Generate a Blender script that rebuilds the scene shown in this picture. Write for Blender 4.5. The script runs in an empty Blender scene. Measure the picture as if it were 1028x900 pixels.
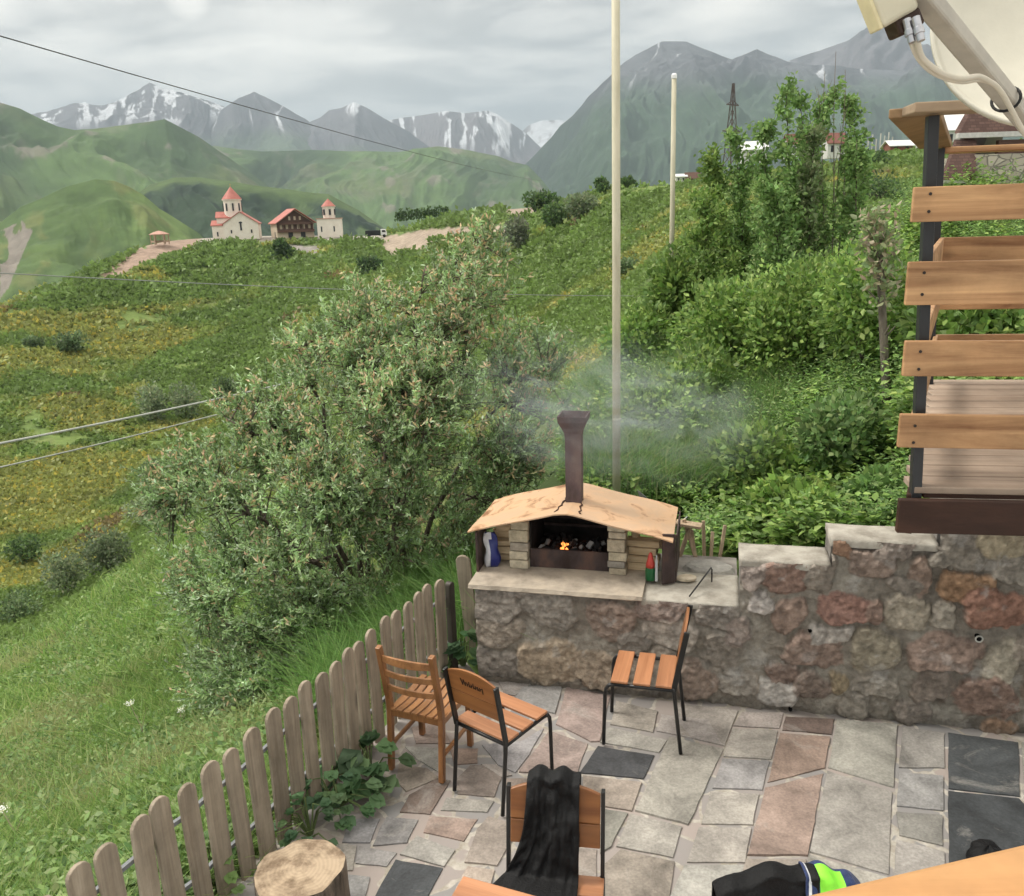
import bpy, math, random
import numpy as np
from mathutils import Matrix, Vector

# ---------------------------------------------------------------- camera, world, sun, exposure
sc = bpy.context.scene
COL = sc.collection
FPX, PITCH, ROLL, EYE = 860.0, math.radians(15.3), math.radians(-1.75), 3.4
FWD = np.array([0, math.cos(PITCH), -math.sin(PITCH)])
_rt = np.array([1.0, 0, 0]); _up = np.cross(_rt, FWD)
RGT = math.cos(ROLL) * _rt + math.sin(ROLL) * _up
UPV = math.cos(ROLL) * _up - math.sin(ROLL) * _rt
EYEP = np.array([0, 0, EYE])
cam = bpy.data.cameras.new('camera'); cam_o = bpy.data.objects.new('camera', cam); COL.objects.link(cam_o)
cam.sensor_width = 36; cam.lens = FPX / 1028 * 36; cam.clip_start = 0.05; cam.clip_end = 60000
cam_o.matrix_world = Matrix(((RGT[0], UPV[0], -FWD[0], 0), (RGT[1], UPV[1], -FWD[1], 0), (RGT[2], UPV[2], -FWD[2], EYE), (0, 0, 0, 1)))
sc.camera = cam_o
sc.view_settings.view_transform = 'Standard'; sc.view_settings.look = 'None'
sc.view_settings.gamma = 1; sc.view_settings.use_curve_mapping = False
sc.view_settings.exposure = 1.3
sc.render.engine = 'CYCLES'
cy = sc.cycles
cy.use_denoising = True; cy.max_bounces = 7; cy.diffuse_bounces = 4; cy.glossy_bounces = 2
cy.transmission_bounces = 3; cy.transparent_max_bounces = 6; cy.volume_bounces = 0
cy.volume_step_rate = 2.0; cy.use_adaptive_sampling = True; cy.adaptive_threshold = 0.02
cy.caustics_reflective = False; cy.caustics_refractive = False; cy.sample_clamp_indirect = 4

SUN_EL, SUN_AZ = math.radians(52), math.radians(-75)        # azimuth from +Y, minus = left
w = bpy.data.worlds.new('World'); sc.world = w; w.use_nodes = True
nt = w.node_tree; nt.nodes.clear()
def N(t, **k):
    n = nt.nodes.new(t)
    for a, b in k.items(): setattr(n, a, b)
    return n
out = N('ShaderNodeOutputWorld'); bg = N('ShaderNodeBackground'); bg.inputs['Strength'].default_value = 0.1
sky = N('ShaderNodeTexSky', sky_type='NISHITA', sun_disc=False)
sky.sun_elevation = SUN_EL; sky.sun_rotation = SUN_AZ; sky.altitude = 2000
tc = N('ShaderNodeTexCoord'); sep = N('ShaderNodeSeparateXYZ'); nt.links.new(tc.outputs['Generated'], sep.inputs[0])
# cloud sheet: project the direction on a plane overhead so that clouds flatten towards the horizon
zc = N('ShaderNodeMath', operation='MAXIMUM'); nt.links.new(sep.outputs['Z'], zc.inputs[0]); zc.inputs[1].default_value = 0.0
za = N('ShaderNodeMath', operation='ADD'); nt.links.new(zc.outputs[0], za.inputs[0]); za.inputs[1].default_value = 0.16
dv = N('ShaderNodeVectorMath', operation='DIVIDE'); nt.links.new(tc.outputs['Generated'], dv.inputs[0])
cz = N('ShaderNodeCombineXYZ'); [nt.links.new(za.outputs[0], cz.inputs[i]) for i in range(3)]
nt.links.new(cz.outputs[0], dv.inputs[1])
mp = N('ShaderNodeMapping'); mp.inputs['Scale'].default_value = (1.0, 1.5, 0.0); mp.inputs['Location'].default_value = (3.1, 0.55, 0)
nt.links.new(dv.outputs[0], mp.inputs[0])
n1 = N('ShaderNodeTexNoise'); n1.inputs['Scale'].default_value = 1.5; n1.inputs['Detail'].default_value = 7; n1.inputs['Roughness'].default_value = .56; n1.inputs['Distortion'].default_value = .35
nt.links.new(mp.outputs[0], n1.inputs['Vector'])
cr = N('ShaderNodeValToRGB'); nt.links.new(n1.outputs['Fac'], cr.inputs[0])
e = cr.color_ramp.elements
e[0].position = .33; e[0].color = (.30, .283, .258, 1)
e[1].position = .68; e[1].color = (1.0, .93, .82, 1)
x = cr.color_ramp.elements.new(.43); x.color = (.405, .384, .352, 1)
x = cr.color_ramp.elements.new(.54); x.color = (.70, .658, .592, 1)
# the overcast dome is brighter overhead than at the horizon
zr = N('ShaderNodeMapRange'); nt.links.new(sep.outputs['Z'], zr.inputs[0])
zr.inputs['From Min'].default_value = .25; zr.inputs['From Max'].default_value = .9; zr.inputs['To Min'].default_value = 6.9; zr.inputs['To Max'].default_value = 15.0
sm = N('ShaderNodeVectorMath', operation='SCALE'); nt.links.new(cr.outputs[0], sm.inputs[0]); nt.links.new(zr.outputs[0], sm.inputs['Scale'])
# thin bright spot where the sun stands behind the cloud
sv = EYEP * 0 + FWD + RGT * (188 - 514) / FPX + UPV * (450 + 4) / FPX; sv = sv / np.linalg.norm(sv)
dt = N('ShaderNodeVectorMath', operation='DOT_PRODUCT'); nt.links.new(tc.outputs['Generated'], dt.inputs[0]); dt.inputs[1].default_value = sv
def ramp(a, b, hi):
    m = N('ShaderNodeMapRange'); m.interpolation_type = 'SMOOTHERSTEP'; nt.links.new(dt.outputs['Value'], m.inputs[0])
    m.inputs['From Min'].default_value = a; m.inputs['From Max'].default_value = b; m.inputs['To Max'].default_value = hi
    return m
g1, g2 = ramp(.93, 1.0, 1.2), ramp(.99965, 1.0, 2.6)
ga = N('ShaderNodeMath', operation='ADD'); nt.links.new(g1.outputs[0], ga.inputs[0]); nt.links.new(g2.outputs[0], ga.inputs[1])
gs = N('ShaderNodeVectorMath', operation='SCALE'); gs.inputs[0].default_value = (1, .92, .8); nt.links.new(ga.outputs[0], gs.inputs['Scale'])
ad = N('ShaderNodeVectorMath', operation='ADD'); nt.links.new(sm.outputs[0], ad.inputs[0]); nt.links.new(gs.outputs[0], ad.inputs[1])
mx = N('ShaderNodeMix', data_type='RGBA'); mx.inputs[0].default_value = .97
nt.links.new(sky.outputs[0], mx.inputs[6]); nt.links.new(ad.outputs[0], mx.inputs[7])
nt.links.new(mx.outputs[2], bg.inputs['Color']); nt.links.new(bg.outputs[0], out.inputs['Surface'])

sl = bpy.data.lights.new('sun', 'SUN'); sl.energy = 1.6; sl.angle = math.radians(18); sl.color = (1, .95, .87)
so = bpy.data.objects.new('sun', sl); COL.objects.link(so)
so.rotation_euler = (math.pi / 2 - SUN_EL, 0, -SUN_AZ + math.pi)
so.rotation_euler = Vector((math.sin(SUN_AZ) * math.cos(SUN_EL), math.cos(SUN_AZ) * math.cos(SUN_EL), math.sin(SUN_EL))).to_track_quat('Z', 'Y').to_euler()

# ---------------------------------------------------------------- helpers
rng = np.random.default_rng(7); random.seed(7)
def ray(x, y): return FWD + RGT * (x - 514) / FPX + UPV * (450 - y) / FPX
def at_z(x, y, z=0.0):
    d = ray(x, y); return EYEP + d * ((z - EYE) / d[2])
def at_d(x, y, dist):
    d = ray(x, y); return EYEP + d * (dist / d[1])
def project(P):
    v = np.asarray(P, float) - EYEP; f = v @ FWD
    return np.stack([514 + FPX * (v @ RGT) / f, 450 - FPX * (v @ UPV) / f], -1)

def tag(o, label=None, cat=None, group=None, kind=None):
    if label: o['label'] = label
    if cat: o['category'] = cat
    if group: o['group'] = group
    if kind: o['kind'] = kind
    return o
def empty(name, loc=(0, 0, 0), rz=0.0, label=None, cat=None, group=None):
    o = bpy.data.objects.new(name, None); COL.objects.link(o); o.empty_display_size = .1
    o.location = [float(v) for v in loc]; o.rotation_euler = (0, 0, rz)
    return tag(o, label, cat, group)
def copy_tree(o, parent=None):
    c = o.copy(); COL.objects.link(c)
    if parent: c.parent = parent
    for ch in list(o.children): copy_tree(ch, c)
    return c

class MB:
    """collects boxes, prisms, tubes and builds ONE mesh object"""
    def __init__(s): s.v = []; s.f = []; s.m = []; s.k = []
    def add(s, vs, fs, mi=0, col=None):
        b = len(s.v); s.v += [tuple(float(c) for c in p) for p in vs]
        for f in fs: s.f.append([b + i for i in f]); s.m.append(mi); s.k.append(col)
        return s
    def box(s, c, d, M=None, mi=0, col=None):
        x, y, z = d[0] / 2, d[1] / 2, d[2] / 2
        P = [Vector((a * x, b * y, e * z)) for a in (-1, 1) for b in (-1, 1) for e in (-1, 1)]
        if M is not None: P = [M @ p for p in P]
        P = [p + Vector(c) for p in P]
        return s.add(P, [(0, 1, 3, 2), (4, 6, 7, 5), (0, 4, 5, 1), (2, 3, 7, 6), (0, 2, 6, 4), (1, 5, 7, 3)], mi, col)
    def bar(s, a, b, wd, th, up=(0, 0, 1), mi=0, col=None):
        a = Vector(a); b = Vector(b); d = (b - a); L = d.length; d.normalize()
        sx = d.cross(Vector(up)); sx.normalize(); uz = sx.cross(d)
        M = Matrix((sx, d, uz)).transposed()
        return s.box((a + b) / 2, (wd, L, th), M, mi, col)
    def prism(s, poly, ext, mi=0, col=None):
        """poly: list of 3-D points, ext: extrusion vector"""
        n = len(poly); e = Vector(ext); P = [Vector(p) for p in poly]; Q = [p + e for p in P]
        fs = [tuple(range(n))[::-1], tuple(range(n, 2 * n))] + [(i, (i + 1) % n, n + (i + 1) % n, n + i) for i in range(n)]
        return s.add(P + Q, fs, mi, col)
    def tube(s, path, r, n=8, mi=0, caps=True, col=None):
        P = [Vector(p) for p in path]; R = r if hasattr(r, '__len__') else [r] * len(P)
        vs = []; ref = None
        for i, p in enumerate(P):
            d = (P[min(i + 1, len(P) - 1)] - P[max(i - 1, 0)]); d.normalize()
            if ref is None:
                ref = Vector((0, 0, 1)) if abs(d.z) < .9 else Vector((1, 0, 0))
            a = d.cross(ref); a.normalize(); b = a.cross(d); b.normalize(); ref = b
            for k in range(n):
                t = 2 * math.pi * k / n; vs.append(p + (a * math.cos(t) + b * math.sin(t)) * R[i])
        fs = [(i * n + k, i * n + (k + 1) % n, (i + 1) * n + (k + 1) % n, (i + 1) * n + k) for i in range(len(P) - 1) for k in range(n)]
        if caps: fs += [tuple(range(n))[::-1], tuple(range((len(P) - 1) * n, len(P) * n))]
        return s.add(vs, fs, mi, col)
    def lathe(s, prof, c=(0, 0, 0), n=20, mi=0, col=None):
        vs = [(c[0] + r * math.cos(2 * math.pi * k / n), c[1] + r * math.sin(2 * math.pi * k / n), c[2] + z) for r, z in prof for k in range(n)]
        m = len(prof)
        fs = [(i * n + k, i * n + (k + 1) % n, (i + 1) * n + (k + 1) % n, (i + 1) * n + k) for i in range(m - 1) for k in range(n)]
        fs += [tuple(range(n))[::-1], tuple(range((m - 1) * n, m * n))]
        return s.add(vs, fs, mi, col)
    def build(s, name, mats, parent=None, smooth=False, bevel=0.0, seg=2):
        me = bpy.data.meshes.new(name); me.from_pydata(s.v, [], s.f)
        for m in (mats if isinstance(mats, (list, tuple)) else [mats]): me.materials.append(m)
        me.polygons.foreach_set('material_index', s.m)
        if any(k is not None for k in s.k):
            ca = me.color_attributes.new('Col', 'FLOAT_COLOR', 'CORNER')
            arr = []
            for p, k in zip(me.polygons, s.k): arr += list((*(k or (1, 1, 1)), 1)) * p.loop_total
            ca.data.foreach_set('color', arr)
        if smooth: me.polygons.foreach_set('use_smooth', [True] * len(me.polygons))
        me.update(); o = bpy.data.objects.new(name, me); COL.objects.link(o)
        if parent is not None: o.parent = parent
        if bevel:
            b = o.modifiers.new('bevel', 'BEVEL'); b.width = bevel; b.segments = seg; b.limit_method = 'ANGLE'; b.angle_limit = .6
        return o

def np_mesh(name, V, F, mats, cols=None, parent=None, smooth=False, mi=None):
    """fast mesh from numpy arrays; F is (n,k)"""
    me = bpy.data.meshes.new(name); V = np.asarray(V, np.float32); F = np.asarray(F, np.int32)
    n, k = F.shape
    me.vertices.add(len(V)); me.vertices.foreach_set('co', V.ravel())
    me.loops.add(n * k); me.loops.foreach_set('vertex_index', F.ravel())
    me.polygons.add(n); me.polygons.foreach_set('loop_start', np.arange(0, n * k, k, dtype=np.int32))
    for m in (mats if isinstance(mats, (list, tuple)) else [mats]): me.materials.append(m)
    if mi is not None: me.polygons.foreach_set('material_index', np.asarray(mi, np.int32))
    if smooth: me.polygons.foreach_set('use_smooth', np.ones(n, bool))
    if cols is not None:
        ca = me.color_attributes.new('Col', 'FLOAT_COLOR', 'POINT')
        c4 = np.ones((len(V), 4), np.float32); c4[:, :3] = cols; ca.data.foreach_set('color', c4.ravel())
    me.update(calc_edges=True); me.validate()
    o = bpy.data.objects.new(name, me); COL.objects.link(o)
    if parent is not None: o.parent = parent
    return o

# numpy value noise
def _h(ix, iy, seed):
    n = (ix.astype(np.int64) * 374761393 + iy.astype(np.int64) * 668265263 + seed * 1442695041) & 0xFFFFFFFF
    n = ((n ^ (n >> 13)) * 1274126177) & 0xFFFFFFFF
    return ((n ^ (n >> 16)) & 0xFFFF) / 65535.0
def vnoise(x, y, seed=0):
    ix = np.floor(x); iy = np.floor(y); fx = x - ix; fy = y - iy
    fx = fx * fx * (3 - 2 * fx); fy = fy * fy * (3 - 2 * fy)
    a = _h(ix, iy, seed); b = _h(ix + 1, iy, seed); c = _h(ix, iy + 1, seed); d = _h(ix + 1, iy + 1, seed)
    return a + (b - a) * fx + (c - a) * fy + (a - b - c + d) * fx * fy
def fbm(x, y, seed=0, o=5, g=.5):
    s = 0; a = 1; t = 0
    for i in range(o):
        s = s + a * vnoise(x * 2 ** i, y * 2 ** i, seed + i * 17); t += a; a *= g
    return s / t
def ridged(x, y, seed=0, o=5, g=.5):
    s = 0; a = 1; t = 0
    for i in range(o):
        s = s + a * (1 - np.abs(2 * vnoise(x * 2 ** i, y * 2 ** i, seed + i * 17) - 1)); t += a; a *= g
    return s / t
def sstep(a, b, x):
    t = np.clip((x - a) / (b - a), 0, 1); return t * t * (3 - 2 * t)

# ---------------------------------------------------------------- materials
def mat(name, rough=.8, spec=.3, metallic=0.0):
    m = bpy.data.materials.new(name); m.use_nodes = True
    b = m.node_tree.nodes['Principled BSDF']
    b.inputs['Roughness'].default_value = rough; b.inputs['Specular IOR Level'].default_value = spec; b.inputs['Metallic'].default_value = metallic
    return m, m.node_tree, b
def node(t, typ, **k):
    n = t.nodes.new(typ)
    for a, b in k.items():
        if a in n.inputs: n.inputs[a].default_value = b
        else: setattr(n, a, b)
    return n
def noisy(name, c1, c2, scale=8.0, detail=6, rough=.85, spec=.25, bump=.0, bscale=None, stretch=(1, 1, 1), metallic=0.0, c3=None, use_attr=False, dist=0.0, coord='Object', pos=(.35, .65)):
    """procedural: noise ramp between two or three colours (optionally times the Col attribute) plus noise bump"""
    m, t, b = mat(name, rough, spec, metallic)
    tc = node(t, 'ShaderNodeTexCoord'); mp = node(t, 'ShaderNodeMapping'); mp.inputs['Scale'].default_value = stretch
    t.links.new(tc.outputs[coord], mp.inputs[0])
    n = node(t, 'ShaderNodeTexNoise', Scale=scale, Detail=detail, Roughness=.6, Distortion=dist); t.links.new(mp.outputs[0], n.inputs['Vector'])
    r = node(t, 'ShaderNodeValToRGB'); t.links.new(n.outputs['Fac'], r.inputs[0])
    r.color_ramp.elements[0].position = pos[0]; r.color_ramp.elements[0].color = (*c1, 1)
    r.color_ramp.elements[1].position = pos[1]; r.color_ramp.elements[1].color = (*c2, 1)
    if c3: r.color_ramp.elements.new((pos[0] + pos[1]) / 2).color = (*c3, 1)
    o = r.outputs[0]
    if use_attr:
        a = node(t, 'ShaderNodeAttribute', attribute_name='Col'); mx = node(t, 'ShaderNodeMix', data_type='RGBA', blend_type='MULTIPLY')
        mx.inputs[0].default_value = 1; t.links.new(a.outputs[0], mx.inputs[6]); t.links.new(o, mx.inputs[7]); o = mx.outputs[2]
    t.links.new(o, b.inputs['Base Color'])
    if bump:
        n2 = node(t, 'ShaderNodeTexNoise', Scale=bscale or scale * 4, Detail=5, Roughness=.65); t.links.new(mp.outputs[0], n2.inputs['Vector'])
        bp = node(t, 'ShaderNodeBump', Strength=bump, Distance=.02); t.links.new(n2.outputs['Fac'], bp.inputs['Height']); t.links.new(bp.outputs[0], b.inputs['Normal'])
    return m
def wood(name, c1, c2, axis=1, scale=9.0, rough=.5, spec=.35, knots=True, bump=.15, jitter=True):
    """grain streaks along one axis, per-object variation"""
    m, t, b = mat(name, rough, spec)
    tc = node(t, 'ShaderNodeTexCoord'); mp = node(t, 'ShaderNodeMapping')
    s = [scale * 3.5] * 3; s[axis] = scale * .22; mp.inputs['Scale'].default_value = s
    t.links.new(tc.outputs['Object'], mp.inputs[0])
    oi = node(t, 'ShaderNodeObjectInfo'); ad = node(t, 'ShaderNodeVectorMath', operation='ADD')
    sc_ = node(t, 'ShaderNodeVectorMath', operation='SCALE'); sc_.inputs[0].default_value = (17, 31, 23); t.links.new(oi.outputs['Random'], sc_.inputs['Scale'])
    t.links.new(mp.outputs[0], ad.inputs[0]); t.links.new(sc_.outputs[0], ad.inputs[1])
    n = node(t, 'ShaderNodeTexNoise', Scale=1.0, Detail=8, Roughness=.62, Distortion=.6); t.links.new(ad.outputs[0], n.inputs['Vector'])
    r = node(t, 'ShaderNodeValToRGB'); t.links.new(n.outputs['Fac'], r.inputs[0])
    r.color_ramp.elements[0].position = .3; r.color_ramp.elements[0].color = (*c1, 1)
    r.color_ramp.elements[1].position = .68; r.color_ramp.elements[1].color = (*c2, 1)
    n3 = node(t, 'ShaderNodeTexNoise', Scale=.35, Detail=2); t.links.new(ad.outputs[0], n3.inputs['Vector'])
    hv = node(t, 'ShaderNodeHueSaturation'); mr = node(t, 'ShaderNodeMapRange'); t.links.new(n3.outputs['Fac'], mr.inputs[0])
    mr.inputs['From Min'].default_value = .3; mr.inputs['From Max'].default_value = .7; mr.inputs['To Min'].default_value = .8; mr.inputs['To Max'].default_value = 1.2
    t.links.new(mr.outputs[0], hv.inputs['Value']); t.links.new(r.outputs[0], hv.inputs['Color'])
    if knots:
        mk = node(t, 'ShaderNodeMapping'); ks = [scale * .55] * 3; ks[axis] = scale * .22; mk.inputs['Scale'].default_value = ks; t.links.new(tc.outputs['Object'], mk.inputs[0]); ak = node(t, 'ShaderNodeVectorMath', operation='ADD'); t.links.new(mk.outputs[0], ak.inputs[0]); t.links.new(sc_.outputs[0], ak.inputs[1])
        vk = node(t, 'ShaderNodeTexVoronoi', Scale=1.0); t.links.new(ak.outputs[0], vk.inputs['Vector']); km = node(t, 'ShaderNodeMapRange'); t.links.new(vk.outputs['Distance'], km.inputs[0]); km.inputs['From Min'].default_value = .05; km.inputs['From Max'].default_value = .16; km.inputs['To Min'].default_value = .38; km.inputs['To Max'].default_value = 1.0
        st = node(t, 'ShaderNodeTexNoise', Scale=2.6, Detail=6, Roughness=.7); t.links.new(tc.outputs['Object'], st.inputs['Vector']); sm_ = node(t, 'ShaderNodeMapRange'); t.links.new(st.outputs['Fac'], sm_.inputs[0]); sm_.inputs['From Min'].default_value = .3; sm_.inputs['From Max'].default_value = .6; sm_.inputs['To Min'].default_value = .72; sm_.inputs['To Max'].default_value = 1.08
        kk = node(t, 'ShaderNodeMath', operation='MULTIPLY'); t.links.new(km.outputs[0], kk.inputs[0]); t.links.new(sm_.outputs[0], kk.inputs[1]); k2 = node(t, 'ShaderNodeVectorMath', operation='SCALE'); t.links.new(hv.outputs[0], k2.inputs[0]); t.links.new(kk.outputs[0], k2.inputs['Scale']); t.links.new(k2.outputs[0], b.inputs['Base Color'])
    else: t.links.new(hv.outputs[0], b.inputs['Base Color'])
    bp = node(t, 'ShaderNodeBump', Strength=bump, Distance=.004); t.links.new(n.outputs['Fac'], bp.inputs['Height']); t.links.new(bp.outputs[0], b.inputs['Normal'])
    return m
def plain(name, c, rough=.6, spec=.3, metallic=0.0, var=.12):
    return noisy(name, tuple(v * (1 - var) for v in c), tuple(min(1, v * (1 + var)) for v in c), scale=14, rough=rough, spec=spec, metallic=metallic, bump=.05)
def leafmat(name, transl=.3, rough=.55):
    m, t, b = mat(name, rough, .25)
    a = node(t, 'ShaderNodeAttribute', attribute_name='Col'); t.links.new(a.outputs[0], b.inputs['Base Color'])
    tr = node(t, 'ShaderNodeBsdfTranslucent')
    hs = node(t, 'ShaderNodeHueSaturation', Saturation=1.05, Value=1.4); t.links.new(a.outputs[0], hs.inputs['Color']); t.links.new(hs.outputs[0], tr.inputs[0])
    mx = node(t, 'ShaderNodeMixShader'); mx.inputs[0].default_value = transl
    t.links.new(b.outputs[0], mx.inputs[1]); t.links.new(tr.outputs[0], mx.inputs[2])
    t.links.new(mx.outputs[0], t.nodes['Material Output'].inputs['Surface'])
    return m
def colmat(name, rough=.9, spec=.15, nscale=3.0, amt=.35, bump=0.0, bscale=20.0, bdist=.05):
    """Col attribute modulated by fine noise"""
    m, t, b = mat(name, rough, spec)
    a = node(t, 'ShaderNodeAttribute', attribute_name='Col'); tc = node(t, 'ShaderNodeTexCoord')
    n = node(t, 'ShaderNodeTexNoise', Scale=nscale, Detail=7, Roughness=.65); t.links.new(tc.outputs['Object'], n.inputs['Vector'])
    mr = node(t, 'ShaderNodeMapRange'); t.links.new(n.outputs['Fac'], mr.inputs[0])
    mr.inputs['From Min'].default_value = .25; mr.inputs['From Max'].default_value = .75; mr.inputs['To Min'].default_value = 1 - amt; mr.inputs['To Max'].default_value = 1 + amt
    sc_ = node(t, 'ShaderNodeVectorMath', operation='SCALE'); t.links.new(a.outputs[0], sc_.inputs[0]); t.links.new(mr.outputs[0], sc_.inputs['Scale'])
    t.links.new(sc_.outputs[0], b.inputs['Base Color'])
    if bump:
        n2 = node(t, 'ShaderNodeTexNoise', Scale=bscale, Detail=6, Roughness=.65); t.links.new(tc.outputs['Object'], n2.inputs['Vector'])
        bp = node(t, 'ShaderNodeBump', Strength=bump, Distance=bdist); t.links.new(n2.outputs['Fac'], bp.inputs['Height']); t.links.new(bp.outputs[0], b.inputs['Normal'])
    return m
LEAF = leafmat('leaf'); GRASS = leafmat('grass_blade', .35, .6)
BARK = noisy('bark', (.05, .04, .03), (.17, .14, .11), scale=30, stretch=(1, 1, .25), bump=.6)

# ---------------------------------------------------------------- frame of the stone wall: origin at its left foot, u along it, n behind it
W0 = np.array([-0.303, 5.797, 0.0]); WU = np.array([.9715, -.2371, 0.0]); WN = np.array([.2371, .9715, 0.0])
def wp(u, n, z): return W0 + WU * u + WN * n + np.array([0, 0, z])
WALL_RZ = math.atan2(WU[1], WU[0])
def wall_uh(x, y, off=0.0):
    d = ray(x, y); P0 = W0 + WN * off; t = ((P0 - EYEP) @ WN) / (d @ WN); P = EYEP + d * t
    return float((P - W0) @ WU), float(P[2])
FENCE_TOP = [(45, 898), (80, 869), (108, 847), (137, 824), (161, 801), (188, 784), (210, 765), (233, 748), (254, 731), (272, 716), (289, 702), (305, 688), (321, 677), (335, 665), (347.5, 654), (360, 643), (373, 634), (386, 623), (397, 614), (408, 605), (419, 597), (430, 588), (440, 582)]
FENCE = [at_z(x, y, .8) * np.array([1, 1, 0]) for x, y in FENCE_TOP]

# ---------------------------------------------------------------- the near terrain: one sheet from the yard to the ridge with the church
CP = [  # pixel x, y, distance, height of the plants above ground there
 (0,315,190,0),(50,290,210,0),(105,268,230,0),(160,245,250,0),(220,241,270,0),(280,238,275,0),(340,237,275,0),(385,238,270,0),(440,217,265,0),(480,213,230,0),(545,206,200,0),(600,193,170,0),(640,187,150,0),(680,186,140,0),(760,176,130,0),(860,162,130,0),(900,152,140,0),(1000,150,130,0),(1150,140,130,0),(-150,360,170,0),
 (0,480,100,0),(0,400,135,0),(100,500,95,0),(100,400,140,0),(100,330,190,0),(200,420,130,0),(200,330,190,0),(200,280,230,0),(300,300,190,0),(300,260,240,0),(400,300,160,0),(400,260,220,0),(500,300,120,0),(500,250,180,0),(600,300,80,0),(600,240,125,0),(560,350,65,0),(640,240,100,0),(640,300,55,0),
 (0,560,72,0),(60,585,62,0),(0,632,50,0),(100,560,70,0),(150,500,85,0),(-150,600,60,0),(-150,480,110,0),
 (0,655,30,0),(60,628,30,0),(130,585,30,0),(200,545,30,0),(300,500,32,0),(400,460,34,0),(500,430,34,0),
 (0,648,20,.2),(60,618,20,.2),(130,565,20,.2),(200,530,18,.2),(300,500,18,.3),(400,470,18,.3),(-150,720,18,.2),
 (0,720,11.5,.15),(100,700,10,.15),(100,640,14,.15),(200,650,10.5,.15),(0,800,7.2,.12),(230,690,8.3,.15),(300,620,9.5,.2),(400,600,8.5,.2),(500,560,8,.2),(540,480,10,.2),(-150,800,8,.12),
 (560,420,22,.3),(600,470,8,.2),(640,440,9.5,.3),(640,350,17,.3),(674,322,14,.3),(690,310,17,.4),(700,490,8,.3),(760,520,6.7,.3),(740,400,10,.4),(740,320,14,.5),(800,270,15,.5),(860,300,11,.5),(850,490,6.8,.3),(890,420,7.6,.3),(890,330,9.5,.5),(950,260,14,.5),(1028,300,10,.5),(1028,230,20,.3),(960,183,17,.0),(1028,184,17,.0),(890,215,50,.3),(800,230,40,0),(720,230,60,0),(1150,250,14,.3),(1100,330,8,.3)]
XYZ = [(-.75,6.1,-.15),(-1.5,5.0,-.2),(-2.1,4.4,-.2),(-2.9,3.8,-.25),(-4,3,-.3),(-5.5,3.5,-1.0),(-.2,7.2,.1),(.3,6.6,.5),(1.3,6.5,.62),(2.2,6.2,.85),(3.2,5.8,1.1),(4.5,5.4,1.3),(3,3,-.2),(0,3,-.2)]
_az, _ld, _e = [], [], []
for x, y, d, vh in CP:
    P = at_d(x, y, d); r = math.hypot(P[0], P[1]); _az.append(math.atan2(P[0], P[1])); _ld.append(math.log(r)); _e.append((P[2] - vh - EYE) / r)
for x, y, z in XYZ:
    r = math.hypot(x, y); _az.append(math.atan2(x, y)); _ld.append(math.log(r)); _e.append((z - EYE) / r)
for i in range(20):      # beyond the ridge the ground falls away
    for k, dr in ((1.25, .012), (1.9, .05), (3.2, .11)):
        _az.append(_az[i]); _ld.append(_ld[i] + math.log(k)); _e.append(_e[i] - dr)
KA = 2.2
CX = np.stack([np.array(_az) * KA, np.array(_ld)], 1); CE = np.array(_e)
def tps_k(d2): return .5 * d2 * np.log(d2 + 1e-12)
def tps_fit(X, y, reg=1e-3):
    n = len(X); K = tps_k(((X[:, None] - X[None]) ** 2).sum(-1)) + reg * np.eye(n)
    P = np.c_[np.ones(n), X]; A = np.block([[K, P], [P.T, np.zeros((3, 3))]])
    return np.linalg.solve(A, np.r_[y, 0, 0, 0])
TW = tps_fit(CX, CE, 4e-3)
def terr_e(az, ld):
    q = np.stack([np.asarray(az) * KA, np.asarray(ld)], -1); sh = q.shape[:-1]; q = q.reshape(-1, 2); o = np.empty(len(q))
    for i in range(0, len(q), 20000):
        s = q[i:i + 20000]; o[i:i + 20000] = tps_k(((s[:, None] - CX[None]) ** 2).sum(-1)) @ TW[:-3] + TW[-3] + s @ TW[-2:]
    return o.reshape(sh)
_fp = np.array([f[:2] for f in FENCE]); _fp = np.vstack([_fp[0] + (_fp[0] - _fp[1]) * 30, _fp, [-.36, 6.3], [.6, 12.0]])
def fence_side(x, y):
    """signed distance to the fence line, positive on the yard side"""
    best = np.full(np.shape(x), 1e9); sg = np.ones(np.shape(x))
    for a, b in zip(_fp[:-1], _fp[1:]):
        d = b - a; L = d @ d; t = np.clip(((x - a[0]) * d[0] + (y - a[1]) * d[1]) / L, 0, 1)
        dx = x - a[0] - t * d[0]; dy = y - a[1] - t * d[1]; dd = np.hypot(dx, dy); c = d[1] * dx - d[0] * dy
        m = dd < best; best = np.where(m, dd, best); sg = np.where(m, np.sign(c), sg)
    return best * sg
def yard(x, y):
    """>0 inside the paved yard"""
    front = -((x - W0[0]) * WN[0] + (y - W0[1]) * WN[1]) + .18
    return np.minimum(front, fence_side(x, y))
def terrain_z(x, y):
    x = np.asarray(x, float); y = np.asarray(y, float)
    r = np.maximum(np.hypot(x, y), .5); z = EYE + r * terr_e(np.arctan2(x, y), np.log(r))
    amp = np.clip(r * .012, .03, 1.6)
    z = z + amp * (fbm(x / (amp * 9), y / (amp * 9), 3, 4) - .5) * sstep(250, 120, r) * .9
    yd = yard(x, y)
    z = np.where(yd > -.35, np.minimum(z, z * sstep(0, -.35, yd) + -.16 * (1 - sstep(0, -.35, yd))), z)
    return z
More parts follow.
